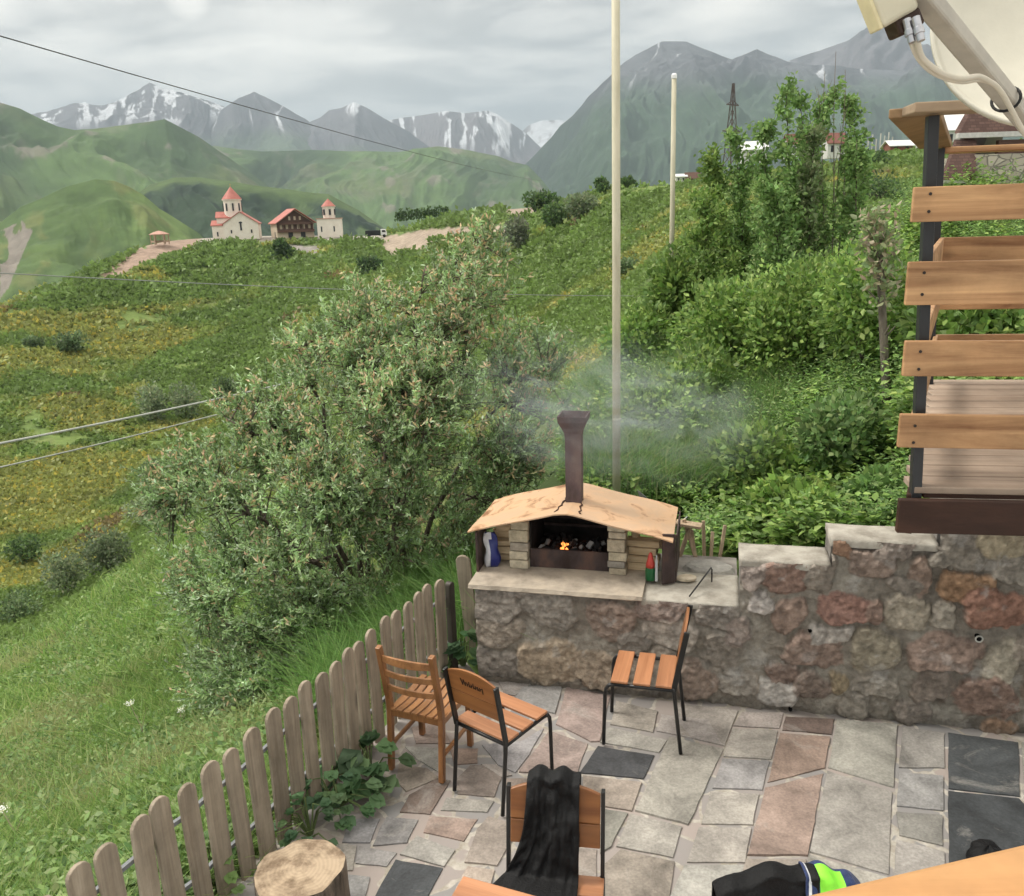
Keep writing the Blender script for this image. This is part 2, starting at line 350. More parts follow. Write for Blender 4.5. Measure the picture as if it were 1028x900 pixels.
# ---------------------------------------------------------------- terrain mesh
def inpoly(px, py, poly):
    c = np.zeros(px.shape, bool); n = len(poly)
    for i in range(n):
        x1, y1 = poly[i]; x2, y2 = poly[(i + 1) % n]
        m = ((y1 > py) != (y2 > py)) & (px < (x2 - x1) * (py - y1) / (y2 - y1 + 1e-9) + x1); c ^= m
    return c
GROUND = colmat('hillside_soil_and_turf', nscale=.7, amt=.35, bump=.5, bscale=6, bdist=.1)
def lerp(a, b, t): return a + (np.asarray(b) - a) * t[..., None]
def build_terrain():
    az = np.radians(np.r_[np.linspace(-62, -38, 40)[:-1], np.linspace(-38, 40, 620), np.linspace(40, 62, 40)[1:]]); ld = np.log(np.geomspace(1.2, 900, 380))
    A, L = np.meshgrid(az, ld, indexing='ij'); r = np.exp(L); x = r * np.sin(A); y = r * np.cos(A); z = terrain_z(x, y)
    V = np.stack([x, y, z], -1)
    g = np.zeros(V.shape) + (.09, .14, .04)
    n1 = fbm(x / 2.2, y / 2.2, 21, 5); n2 = fbm(x / 14, y / 14, 22, 5); n3 = fbm(x / 5, y / 5, 27, 4)
    g = lerp(g, (.085, .105, .03), sstep(.45, .65, n1)); g = lerp(g, (.05, .075, .025), sstep(.5, .7, n3))
    far = sstep(25, 45, r)
    fg = np.zeros(V.shape) + (.14, .195, .056)
    fg = lerp(fg, (.105, .155, .048), sstep(.46, .6, n2)); fg = lerp(fg, (.18, .21, .07), sstep(.58, .7, n3) * .7)
    g = lerp(g, 0, far * 0) * (1 - far[..., None]) + fg * far[..., None]
    pp = project(V.reshape(-1, 3)).reshape(A.shape + (2,)); px = pp[..., 0] + (n1 - .5) * 6; py = pp[..., 1] + (n3 - .5) * 5
    # bare earth: the mound under the gazebo, the cut banks on the ridge, rubble below the church, the yard of the church
    for poly, c, d0 in [([(95,278),(150,244),(205,238),(200,248),(160,262),(120,280)], (.30,.22,.17), 150),
                        ([(383,238),(430,230),(515,226),(515,236),(440,240),(425,252),(385,256)], (.32,.26,.2), 150),
                        ([(505,209),(545,209),(545,216),(515,217)], (.3,.24,.19), 120),
                        ([(200,237),(385,231),(385,241),(200,244)], (.34,.31,.27), 200),
                        ([(285,246),(325,247),(322,258),(295,255)], (.24,.22,.2), 150),
                        ([(618,224),(655,222),(655,228),(618,230)], (.18,.15,.1), 60)]:
        m = inpoly(px, py, poly) & (r > d0) & (r < 300); g[m] = np.array(c) * (.8 + .4 * n1[m])[:, None]
    # trodden soil by the cut slope behind the wall
    m = sstep(.5, .62, n1) * sstep(7.2, 6.2, np.abs(y - 6.0) * 4 + np.abs(x - 3.3) * 2 + 4)
    g = lerp(g, (.15, .11, .075), m)
    n, k = A.shape
    idx = np.arange(n * k).reshape(n, k); F = np.stack([idx[:-1, :-1], idx[1:, :-1], idx[1:, 1:], idx[:-1, 1:]], -1).reshape(-1, 4)
    tag(np_mesh('hillside', V.reshape(-1, 3), F[:, ::-1], GROUND, g.reshape(-1, 3), smooth=True), kind='structure')
build_terrain()

# ---------------------------------------------------------------- far hills and mountains
def rng_mesh(name, prof, D, depth, zfoot, colf, m, n=420, rows=130, amp=60, L=600, k=1.0, gain=1.5, crest=.12, back=.6, az_pad=.06, gl=3.0, seed=1, warp=.6):
    P = np.array([ray(*p) for p in prof]); a = np.arctan2(P[:, 0], P[:, 1]); e = P[:, 2] / np.hypot(P[:, 0], P[:, 1])
    o = np.argsort(a); a, e = a[o], e[o]
    az = np.linspace(a[0] - az_pad, a[-1] + az_pad, n); ec = np.interp(az, a, e)
    lo = az < a[0]; hi = az > a[-1]
    ec[lo] = e[0] - (a[0] - az[lo]) * .9; ec[hi] = e[-1] - (az[hi] - a[-1]) * .9
    t = np.concatenate([np.linspace(-1, 0, 14)[:-1], np.linspace(0, 1, rows) ** 1.25])
    A, T = np.meshgrid(az, t, indexing='ij'); E_ = np.repeat(ec[:, None], len(t), 1)
    Dv = D * (1 + .06 * (fbm(az * 9, az * 0 + seed, seed, 3) - .5))[:, None]
    r = np.where(T > 0, Dv - depth * T, Dv - depth * back * T)
    zc = EYE + Dv * E_; f = np.where(T > 0, (1 - np.clip(T, 0, 1)) ** k, (1 + np.clip(T, -1, 0)))
    z = zfoot + (zc - zfoot) * f
    u = A * D / L; v = np.abs(T) * depth / (L * gl)
    wu = u + warp * (fbm(u * .6 + 5, v * 2 + 9, seed + 5, 3) - .5) * 2; wv = v + warp * (fbm(u * .6, v * 2, seed + 6, 3) - .5)
    g = ridged(wu, wv, seed, 6, .52); fine = fbm(u * 5, v * 9, seed + 3, 5)
    ms = crest + (1 - crest) * sstep(0, .2, np.abs(T))
    amp = amp * gain
    z = z + amp * (g - .62) * 2 * ms + amp * .25 * (fine - .5) * ms
    x = r * np.sin(A); y = r * np.cos(A); V = np.stack([x, y, z], -1)
    zs = np.gradient(z, axis=0) / (np.gradient(A, axis=0) * D)
    c = colf(V, T, g, fine, zs, u, v, z / np.maximum(zc.max(), 1))
    nn, kk = A.shape; idx = np.arange(nn * kk).reshape(nn, kk); F = np.stack([idx[:-1, :-1], idx[1:, :-1], idx[1:, 1:], idx[:-1, 1:]], -1).reshape(-1, 4)
    return tag(np_mesh(name, V.reshape(-1, 3), F[:, ::-1], m, c.reshape(-1, 3), smooth=True), kind='structure')
FARM = colmat('far_turf_and_rock', nscale=.012, amt=.3)
NEARHM = colmat('near_hill_turf', nscale=.05, amt=.3)
def C0(V, c): return np.zeros(V.shape) + c
def mix(g, c, t): return g + (np.array(c) - g) * np.clip(t, 0, 1)[..., None]
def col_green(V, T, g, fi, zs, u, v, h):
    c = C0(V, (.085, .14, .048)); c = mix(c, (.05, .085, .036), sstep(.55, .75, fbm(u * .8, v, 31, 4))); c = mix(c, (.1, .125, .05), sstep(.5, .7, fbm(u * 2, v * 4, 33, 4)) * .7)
    c = mix(c, (.035, .062, .028), sstep(.60, .45, g) * .5); c = mix(c, (.15, .145, .11), sstep(.60, .68, fbm(u * 7, v * 9, 36, 6, .6)) * .3); return mix(c, (.2, .17, .15), sstep(.66, .74, fi) * .6)  # gullies darkened first: relief shading put into the turf colour
def col_light(V, T, g, fi, zs, u, v, h):
    c = C0(V, (.115, .17, .052)); c = mix(c, (.06, .1, .036), sstep(.5, .62, fbm(u, v * 2, 41, 5)) * .8)
    c = mix(c, (.13, .15, .055), sstep(.55, .7, fi) * .8); c = mix(c, (.05, .085, .03), sstep(.6, .45, g) * .6)  # hollows of the hill painted darker, as if shaded
    px = project(V.reshape(-1, 3)).reshape(V.shape[:-1] + (2,))
    s = inpoly(px[..., 0], px[..., 1], [(0,232),(22,222),(33,232),(24,252),(8,290),(0,300)]) & (fbm(u * 9, v * 5, 44, 4) > .47)
    c[s] = (.19, .17, .145); dk = inpoly(px[..., 0], px[..., 1], [(150,185),(200,205),(230,228),(205,240)]) & (fbm(u * 6, v * 12, 46, 4) > .5); c[dk] = (.03, .055, .025)
    return c
def col_forest(V, T, g, fi, zs, u, v, h):
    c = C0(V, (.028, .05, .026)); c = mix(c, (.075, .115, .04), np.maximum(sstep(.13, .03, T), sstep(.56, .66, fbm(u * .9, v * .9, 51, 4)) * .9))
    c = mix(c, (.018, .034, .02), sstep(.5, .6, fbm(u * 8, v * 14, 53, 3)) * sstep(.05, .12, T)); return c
def snowcol(lo, hi, h0, h1, sn0, sn1, th, mode, seed=61):
    """turf below, rock above, snow lying in gullies between the heights sn0 and sn1 (share of the summit height)"""
    def f(V, T, g, fi, zs, u, v, h):
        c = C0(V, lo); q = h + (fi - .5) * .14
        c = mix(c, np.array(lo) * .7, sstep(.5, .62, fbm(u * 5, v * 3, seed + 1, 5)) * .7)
        c = mix(c, np.array(lo) * .45, sstep(.60, .44, g) * .8)  # shade of the gullies painted into the turf tone
        c = mix(c, hi, sstep(h0, h1, q + .25 * (g - .6))); c = mix(c, np.array(hi) * .42, sstep(.62, .45, g) * sstep(h0, h1, q) * .85); c = mix(c, np.array(hi) * .6, sstep(.5, .62, fbm(u * 6, v * 3, seed + 2, 5)) * sstep(h0, h1, q))  # rock gullies get painted relief shade too, the rest is mottling
        if mode == 'field': n = .55 * fbm(u * 15 + 1.5 * v, v * 20, seed, 6, .66) + .45 * ridged(u * 13 + 2 * v + 1.2 * fbm(u * 5, v * 5, seed + 8, 3), v * 5, seed + 3, 4)
        elif mode == 'streak': n = .72 * ridged(u * 8 + 1.5 * (fbm(u * 2.5, v * 4, seed + 9, 4) - .5) + .9 * v * (u - u.mean()), v * 1.4, seed, 3) + .28 * fbm(u * 22, v * 26, seed + 4, 5)
        else: n = ridged(u * 7 + 1.4 * fbm(u * 3, v * 6, seed + 9, 4), v * 1.6, seed, 3) - .12 * (fbm(u * 2, v * 2, seed + 5, 3) < .55)
        n = n + .10 * np.clip(h - .85, 0, .2) / .2
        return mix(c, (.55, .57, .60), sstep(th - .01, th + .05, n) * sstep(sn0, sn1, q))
    return f
ROCK = (.115, .112, .122)
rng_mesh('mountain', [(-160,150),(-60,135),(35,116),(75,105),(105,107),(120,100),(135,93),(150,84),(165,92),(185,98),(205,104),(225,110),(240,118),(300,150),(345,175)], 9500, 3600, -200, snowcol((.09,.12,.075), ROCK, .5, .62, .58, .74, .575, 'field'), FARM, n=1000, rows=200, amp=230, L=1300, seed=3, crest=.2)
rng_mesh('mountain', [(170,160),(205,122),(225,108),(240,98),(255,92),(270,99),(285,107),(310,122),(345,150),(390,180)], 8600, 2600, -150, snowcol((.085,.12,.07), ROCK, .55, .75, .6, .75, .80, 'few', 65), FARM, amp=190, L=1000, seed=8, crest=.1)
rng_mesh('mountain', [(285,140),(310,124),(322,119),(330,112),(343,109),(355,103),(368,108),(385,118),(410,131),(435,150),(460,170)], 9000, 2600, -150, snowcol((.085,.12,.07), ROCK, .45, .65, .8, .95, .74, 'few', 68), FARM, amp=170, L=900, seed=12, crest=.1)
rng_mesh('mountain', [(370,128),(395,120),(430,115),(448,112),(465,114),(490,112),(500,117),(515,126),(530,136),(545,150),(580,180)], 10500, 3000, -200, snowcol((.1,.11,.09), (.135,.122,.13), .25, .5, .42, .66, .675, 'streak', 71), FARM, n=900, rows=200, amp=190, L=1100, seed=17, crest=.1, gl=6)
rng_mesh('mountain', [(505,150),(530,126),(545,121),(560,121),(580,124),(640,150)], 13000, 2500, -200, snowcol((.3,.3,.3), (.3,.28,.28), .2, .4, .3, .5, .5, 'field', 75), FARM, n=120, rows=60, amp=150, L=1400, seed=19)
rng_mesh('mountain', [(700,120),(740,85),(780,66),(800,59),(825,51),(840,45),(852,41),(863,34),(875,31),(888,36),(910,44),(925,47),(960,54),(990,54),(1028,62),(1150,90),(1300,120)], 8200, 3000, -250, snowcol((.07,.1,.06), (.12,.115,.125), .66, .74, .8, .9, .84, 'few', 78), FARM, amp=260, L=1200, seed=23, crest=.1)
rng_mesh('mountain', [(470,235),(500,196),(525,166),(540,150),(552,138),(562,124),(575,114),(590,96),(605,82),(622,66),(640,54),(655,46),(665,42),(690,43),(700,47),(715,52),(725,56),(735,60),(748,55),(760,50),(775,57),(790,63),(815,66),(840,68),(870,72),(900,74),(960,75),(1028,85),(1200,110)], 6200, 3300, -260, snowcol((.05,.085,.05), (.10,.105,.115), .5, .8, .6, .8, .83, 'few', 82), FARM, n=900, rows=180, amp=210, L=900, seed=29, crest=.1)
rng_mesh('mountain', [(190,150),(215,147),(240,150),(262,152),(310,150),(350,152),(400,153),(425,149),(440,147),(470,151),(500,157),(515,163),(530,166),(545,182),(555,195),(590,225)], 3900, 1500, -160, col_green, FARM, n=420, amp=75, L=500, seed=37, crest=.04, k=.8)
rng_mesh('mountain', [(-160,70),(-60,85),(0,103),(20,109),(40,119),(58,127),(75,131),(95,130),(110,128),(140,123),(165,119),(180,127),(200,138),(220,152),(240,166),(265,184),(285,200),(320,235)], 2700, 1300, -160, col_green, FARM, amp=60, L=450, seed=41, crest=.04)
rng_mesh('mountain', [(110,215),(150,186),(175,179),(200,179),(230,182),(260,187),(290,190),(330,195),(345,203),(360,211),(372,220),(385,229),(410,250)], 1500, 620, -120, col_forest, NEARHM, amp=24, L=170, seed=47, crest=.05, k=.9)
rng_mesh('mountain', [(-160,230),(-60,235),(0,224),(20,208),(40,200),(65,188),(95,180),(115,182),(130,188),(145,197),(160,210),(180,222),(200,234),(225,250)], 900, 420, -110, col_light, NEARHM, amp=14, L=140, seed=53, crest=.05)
# valley floor closing the gap under the ranges
vb = MB(); vb.add([(-30000, 300, -262), (30000, 300, -262), (30000, 30000, -262), (-30000, 30000, -262)], [(0, 1, 2, 3)])
tag(vb.build('valley_floor', plain('valley_turf', (.07, .105, .04))), kind='structure')

# ---------------------------------------------------------------- the air: pale even haze round the whole scene
def haze():
    b = MB(); b.box((0, 7000, 1200), (34000, 34000, 3000)); m = bpy.data.materials.new('haze_air'); m.use_nodes = True; t = m.node_tree; t.nodes.clear()
    v = node(t, 'ShaderNodeVolumePrincipled'); v.inputs['Color'].default_value = (.62, .76, .88, 1); v.inputs['Density'].default_value = HAZE; v.inputs['Anisotropy'].default_value = 0.0
    o = node(t, 'ShaderNodeOutputMaterial'); t.links.new(v.outputs[0], o.inputs['Volume'])
    tag(b.build('haze', m), kind='stuff')
HAZE = 8.8e-5
haze()
# ---------------------------------------------------------------- paved yard
def poly_px(pts, sx, ox, oy): return [at_z(ox + a / sx, oy + b / sx)[:2] for a, b in pts]
GREY, LGREY, BGREY, PINK, RPINK, SLATE, BROWN, WHITE = (.295,.273,.243), (.36,.338,.302), (.282,.277,.27), (.31,.258,.222), (.30,.225,.187), (.062,.066,.07), (.16,.122,.10), (.38,.355,.32)
SL_A = [([(765,205),(930,232),(898,300),(712,282)],SLATE),([(975,176),(1134,212),(1030,436),(875,396)],GREY),([(860,405),(1012,442),(985,532),(820,500)],GREY),
 ([(832,510),(990,545),(970,690),(770,690),(775,560)],PINK),([(722,292),(893,312),(865,395),(722,372)],PINK),([(778,390),(852,402),(800,500),(772,520)],GREY),
 ([(800,150),(968,187),(943,222),(772,194),(785,160)],LGREY),([(818,72),(940,102),(926,163),(802,140)],GREY),([(950,112),(1090,128),(1130,200),(975,166),(938,160)],LGREY),
 ([(672,30),(800,55),(770,190),(744,190),(642,140)],PINK),([(620,160),(733,197),(700,288),(650,285),(532,280)],PINK),([(422,200),(540,190),(604,152),(560,230),(520,282),(470,258)],BGREY),
 ([(352,300),(390,262),(448,262),(478,300),(458,353),(352,345)],PINK),([(327,212),(410,212),(408,253),(342,258)],RPINK),([(287,302),(328,306),(270,405),(182,398),(210,350)],BROWN),
 ([(177,256),(260,272),(298,297),(200,338),(172,310)],PINK),([(197,207),(318,212),(308,288),(232,242)],WHITE),([(317,357),(457,367),(438,398),(302,393)],GREY),
 ([(267,412),(408,420),(368,483),(252,458)],RPINK),([(142,415),(233,422),(200,488),(102,498),(122,450)],BGREY),([(32,420),(120,420),(92,488),(12,488)],BGREY),
 ([(167,540),(305,565),(240,690),(85,690)],SLATE),([(230,470),(342,512),(310,558),(182,523)],LGREY),([(442,412),(530,440),(520,470),(465,556),(372,548),(410,450)],PINK),
 ([(62,502),(170,520),(142,558),(52,548)],BGREY),([(12,582),(90,592),(70,690),(-20,690)],BGREY),([(380,560),(458,570),(440,640),(340,640)],PINK),([(545,30),(660,22),(638,108),(560,92),(520,60)],BGREY),
 ([(472,12),(572,16),(520,55),(490,50)],WHITE),([(-20,490),(50,500),(40,570),(-30,570)],GREY),([(490,300),(700,300),(700,380),(500,380)],PINK),([(530,390),(700,390),(690,500),(540,480)],GREY),([(540,490),(760,510),(760,640),(530,640)],PINK),
 ([(420,258),(462,262),(510,290),(480,296)],LGREY),([(215,150),(300,130),(330,195),(230,195)],PINK)]
SL_B = [([(192,76),(315,76),(300,122),(165,116)],GREY),([(163,124),(298,130),(276,214),(138,206)],LGREY),([(134,214),(272,222),(250,305),(105,300)],BGREY),([(100,312),(242,318),(222,408),(72,406)],LGREY),([(64,418),(218,420),(200,520),(30,520)],WHITE),([(22,530),(196,530),(180,640),(-30,640)],LGREY),
 ([(322,90),(465,96),(456,140),(312,128)],BROWN),([(305,138),(452,150),(436,240),(268,284)],RPINK),([(262,300),(432,255),(405,400),(384,500),(208,500)],RPINK),([(204,512),(382,512),(360,680),(160,680)],PINK),
 ([(474,98),(652,112),(640,298),(448,240)],GREY),([(444,250),(636,312),(625,556),(394,490),(414,400)],GREY),([(390,500),(622,566),(620,680),(370,680)],LGREY),
 ([(668,120),(792,136),(790,240),(658,240)],GREY),([(658,254),(788,264),(786,366),(652,354)],BGREY),([(650,372),(785,382),(786,470),(660,440)],GREY),([(650,455),(790,490),(800,640),(640,640)],LGREY),
 ([(803,137),(1010,165),(1015,325),(805,302)],SLATE),([(804,310),(1012,332),(1060,380),(1060,560),(806,530)],SLATE),([(1022,165),(1180,180),(1200,330),(1032,320)],GREY),([(1070,350),(1220,360),(1230,560),(1075,540)],LGREY),
 ([(0,52),(180,70),(140,175),(0,140)],GREY)]
def patio():
    b = MB(); r = random.Random(3)
    outline = [f[:2] - np.array([.05, 0]) for f in FENCE] + [np.array([-.42, 6.1])] + [wp(-.02, .05, 0)[:2], wp(5.2, .05, 0)[:2], np.array([5.2, .6]), np.array([-4.4, .6]), FENCE[0][:2] + (FENCE[0][:2] - FENCE[1][:2]) * 7]
    b.add([(p[0], p[1], -.004) for p in outline] + [(p[0], p[1], -.3) for p in outline], [tuple(range(len(outline)))[::-1]] + [(i, (i + 1) % len(outline), len(outline) + (i + 1) % len(outline), len(outline) + i) for i in range(len(outline))], 0)
    for lst, s, ox, oy in ((SL_A, 2.937, 340, 680), (SL_B, 2.954, 680, 690)):
        for pts, c in lst:
            P = poly_px(pts, s, ox, oy); n = len(P); ar = sum(P[i][0] * P[(i + 1) % n][1] - P[(i + 1) % n][0] * P[i][1] for i in range(n))
            if ar < 0: P = P[::-1]
            cen = sum(P) / n; Q = []; zt = .004 + r.random() * .003; tl = (r.uniform(-.008, .008), r.uniform(-.008, .008))
            for i in range(n):
                a, d = P[i], P[(i + 1) % n]; L = np.linalg.norm(d - a); k = max(1, int(L / .035)); nr = np.array([-(d - a)[1], (d - a)[0]]) / (L + 1e-6)
                for j in range(k):
                    p = a + (d - a) * j / k; q = .008 * (float(fbm(np.array(p[0] * 9), np.array(p[1] * 9), 5, 3)) - .5) * 2.4
                    p = p + nr * (q * .6 - .0025)
                    if j == 0:
                        dp_ = a - P[i - 1]; p = p + np.array([-dp_[1], dp_[0]]) / (np.linalg.norm(dp_) + 1e-6) * -.004
                    Q.append(p)
            v = r.uniform(.86, 1.1); col = tuple(x * v * r.uniform(.97, 1.03) for x in c); m = len(Q)
            top = [(p[0] + (cen[0] - p[0]) * .012, p[1] + (cen[1] - p[1]) * .012, zt + (p - cen) @ np.array(tl)) for p in Q]; bot = [(p[0], p[1], -.02) for p in Q]
            b.add(top + bot, [tuple(range(m))], 1, col); b.add(top + bot, [(i, m + i, m + (i + 1) % m, (i + 1) % m) for i in range(m)], 1, tuple(x * .95 for x in col))
    # mortar with small crazy-paving pieces
    mo, t, bs = mat('mortar_paving', .9, .2); tcn = node(t, 'ShaderNodeTexCoord')
    vo = node(t, 'ShaderNodeTexVoronoi', feature='DISTANCE_TO_EDGE', Scale=4.2); vc = node(t, 'ShaderNodeTexVoronoi', Scale=4.2)
    nz = node(t, 'ShaderNodeTexNoise', Scale=9.0, Detail=7, Roughness=.7); nw = node(t, 'ShaderNodeTexNoise', Scale=3.0, Detail=3)
    t.links.new(tcn.outputs['Object'], nz.inputs[0]); t.links.new(tcn.outputs['Object'], nw.inputs[0])
    wa = node(t, 'ShaderNodeVectorMath', operation='MULTIPLY_ADD'); t.links.new(nw.outputs['Color'], wa.inputs[0]); wa.inputs[1].default_value = (.25, .25, .25); t.links.new(tcn.outputs['Object'], wa.inputs[2])
    t.links.new(wa.outputs[0], vo.inputs['Vector']); t.links.new(wa.outputs[0], vc.inputs['Vector'])
    r1 = node(t, 'ShaderNodeMapRange'); r1.inputs['From Min'].default_value = .035; r1.inputs['From Max'].default_value = .06; t.links.new(vo.outputs['Distance'], r1.inputs[0])
    st = node(t, 'ShaderNodeMix', data_type='RGBA'); hs = node(t, 'ShaderNodeSeparateColor'); t.links.new(vc.outputs['Color'], hs.inputs[0]); t.links.new(hs.outputs[0], st.inputs[0]); st.inputs[6].default_value = (.25, .245, .24, 1); st.inputs[7].default_value = (.36, .31, .28, 1)
    rm = node(t, 'ShaderNodeValToRGB'); t.links.new(nz.outputs['Fac'], rm.inputs[0]); rm.color_ramp.elements[0].position = .35; rm.color_ramp.elements[0].color = (.29, .26, .21, 1); rm.color_ramp.elements[1].position = .65; rm.color_ramp.elements[1].color = (.52, .485, .43, 1)
    mm = node(t, 'ShaderNodeMix', data_type='RGBA'); t.links.new(r1.outputs[0], mm.inputs[0]); t.links.new(rm.outputs[0], mm.inputs[6]); t.links.new(st.outputs[2], mm.inputs[7]); t.links.new(mm.outputs[2], bs.inputs['Base Color'])
    bp = node(t, 'ShaderNodeBump', Strength=.5, Distance=.01); t.links.new(nz.outputs['Fac'], bp.inputs['Height']); t.links.new(bp.outputs[0], bs.inputs['Normal'])
    # slab stone: blotches, pale lime smears, pits
    ms, t, bs = mat('slab_stone', .72, .35); tcn = node(t, 'ShaderNodeTexCoord'); at = node(t, 'ShaderNodeAttribute', attribute_name='Col')
    nb = node(t, 'ShaderNodeTexNoise', Scale=3.5, Detail=9, Roughness=.68, Distortion=.5); ns = node(t, 'ShaderNodeTexNoise', Scale=2.2, Detail=8, Roughness=.72, Distortion=1.0); nf = node(t, 'ShaderNodeTexNoise', Scale=70, Detail=4)
    for q in (nb, ns, nf): t.links.new(tcn.outputs['Object'], q.inputs['Vector'])
    mr = node(t, 'ShaderNodeMapRange'); t.links.new(nb.outputs['Fac'], mr.inputs[0]); mr.inputs['From Min'].default_value = .3; mr.inputs['From Max'].default_value = .7; mr.inputs['To Min'].default_value = .48; mr.inputs['To Max'].default_value = 1.4
    sc1 = node(t, 'ShaderNodeVectorMath', operation='SCALE'); t.links.new(at.outputs[0], sc1.inputs[0]); t.links.new(mr.outputs[0], sc1.inputs['Scale'])
    lm = node(t, 'ShaderNodeMapRange'); t.links.new(ns.outputs['Fac'], lm.inputs[0]); lm.inputs['From Min'].default_value = .56; lm.inputs['From Max'].default_value = .68; lm.inputs['To Max'].default_value = .42
    m1 = node(t, 'ShaderNodeMix', data_type='RGBA'); t.links.new(lm.outputs[0], m1.inputs[0]); t.links.new(sc1.outputs[0], m1.inputs[6]); m1.inputs[7].default_value = (.40, .38, .345, 1)
    sp = node(t, 'ShaderNodeMapRange'); t.links.new(nf.outputs['Fac'], sp.inputs[0]); sp.inputs['From Min'].default_value = .3; sp.inputs['From Max'].default_value = .7; sp.inputs['To Min'].default_value = .82; sp.inputs['To Max'].default_value = 1.15
    sc2 = node(t, 'ShaderNodeVectorMath', operation='SCALE'); t.links.new(m1.outputs[2], sc2.inputs[0]); t.links.new(sp.outputs[0], sc2.inputs['Scale']); t.links.new(sc2.outputs[0], bs.inputs['Base Color'])
    bp = node(t, 'ShaderNodeBump', Strength=.45, Distance=.012); t.links.new(nb.outputs['Fac'], bp.inputs['Height']); bp2 = node(t, 'ShaderNodeBump', Strength=.25, Distance=.003); t.links.new(nf.outputs['Fac'], bp2.inputs['Height']); t.links.new(bp.outputs[0], bp2.inputs['Normal']); t.links.new(bp2.outputs[0], bs.inputs['Normal'])
    tag(b.build('patio', [mo, ms]), kind='structure')
patio()

# ---------------------------------------------------------------- stone wall with stepped top
STR = [(180,210,80,60,(.24,.14,.115)),(370,110,45,40,(.33,.18,.11)),(480,160,90,55,(.27,.2,.17)),(660,200,40,70,(.3,.21,.17)),(820,250,92,52,(.34,.19,.1)),(950,330,135,62,(.31,.14,.1)),(800,60,92,58,(.27,.245,.215)),(960,80,88,72,(.42,.36,.25)),(970,190,72,42,(.28,.26,.23)),(380,320,92,56,(.30,.15,.125)),(610,335,74,56,(.42,.375,.3)),(735,340,36,44,(.36,.33,.28)),(190,345,62,46,(.29,.2,.165)),(485,340,36,42,(.28,.18,.15)),(265,480,106,60,(.28,.195,.165)),(495,475,86,72,(.3,.27,.205)),(745,480,127,70,(.31,.215,.18)),(950,505,62,76,(.42,.385,.31)),(340,415,62,24,(.46,.43,.4)),(135,620,82,42,(.6,.58,.55)),(160,555,56,24,(.22,.15,.13)),(360,590,36,30,(.34,.27,.17)),(490,605,78,38,(.27,.25,.22)),(420,670,56,26,(.28,.26,.23)),(900,640,112,68,(.27,.17,.14)),(700,610,80,50,(.2,.165,.145)),(260,600,52,36,(.22,.17,.15)),(20,590,42,42,(.36,.31,.26)),(80,300,46,36,(.5,.47,.45)),(600,240,62,32,(.25,.225,.2)),(290,210,46,60,(.26,.23,.2)),(790,140,80,42,(.25,.23,.2)),(1060,480,60,50,(.3,.26,.22)),(930,745,70,20,(.32,.19,.12)),(55,190,50,60,(.3,.25,.23)),(560,100,60,40,(.25,.21,.19)),(620,690,80,40,(.2,.175,.16)),(1120,180,90,60,(.35,.27,.2)),(1120,330,70,60,(.4,.35,.28)),(1130,620,90,70,(.29,.22,.18)),(1090,60,60,60,(.28,.22,.18)),(240,720,0,0,0)]
STL = [(110,260,74,42,(.38,.33,.28)),(290,370,108,78,(.40,.32,.235)),(455,400,92,64,(.36,.29,.22)),(520,220,92,64,(.31,.235,.2)),(100,160,92,54,(.29,.265,.24)),(290,180,92,62,(.28,.26,.235)),(690,170,84,48,(.31,.245,.225)),(730,270,88,54,(.4,.36,.32)),(110,370,76,50,(.22,.205,.19)),(815,430,70,66,(.33,.25,.21)),(910,335,64,62,(.29,.265,.235)),(950,440,58,44,(.37,.345,.31)),(890,205,74,50,(.28,.26,.24)),(620,400,60,60,(.34,.28,.23)),(590,310,50,40,(.25,.23,.21)),(415,110,60,30,(.24,.225,.2)),(700,400,50,70,(.33,.29,.25)),(960,260,40,50,(.3,.25,.23)),(200,100,60,28,(.3,.28,.26)),(560,110,50,26,(.3,.27,.25))]
STEPS = [(0.0, 1.875, .775), (1.875, 2.445, 1.115), (2.445, 3.08, 1.295), (3.08, 5.0, 1.62)]
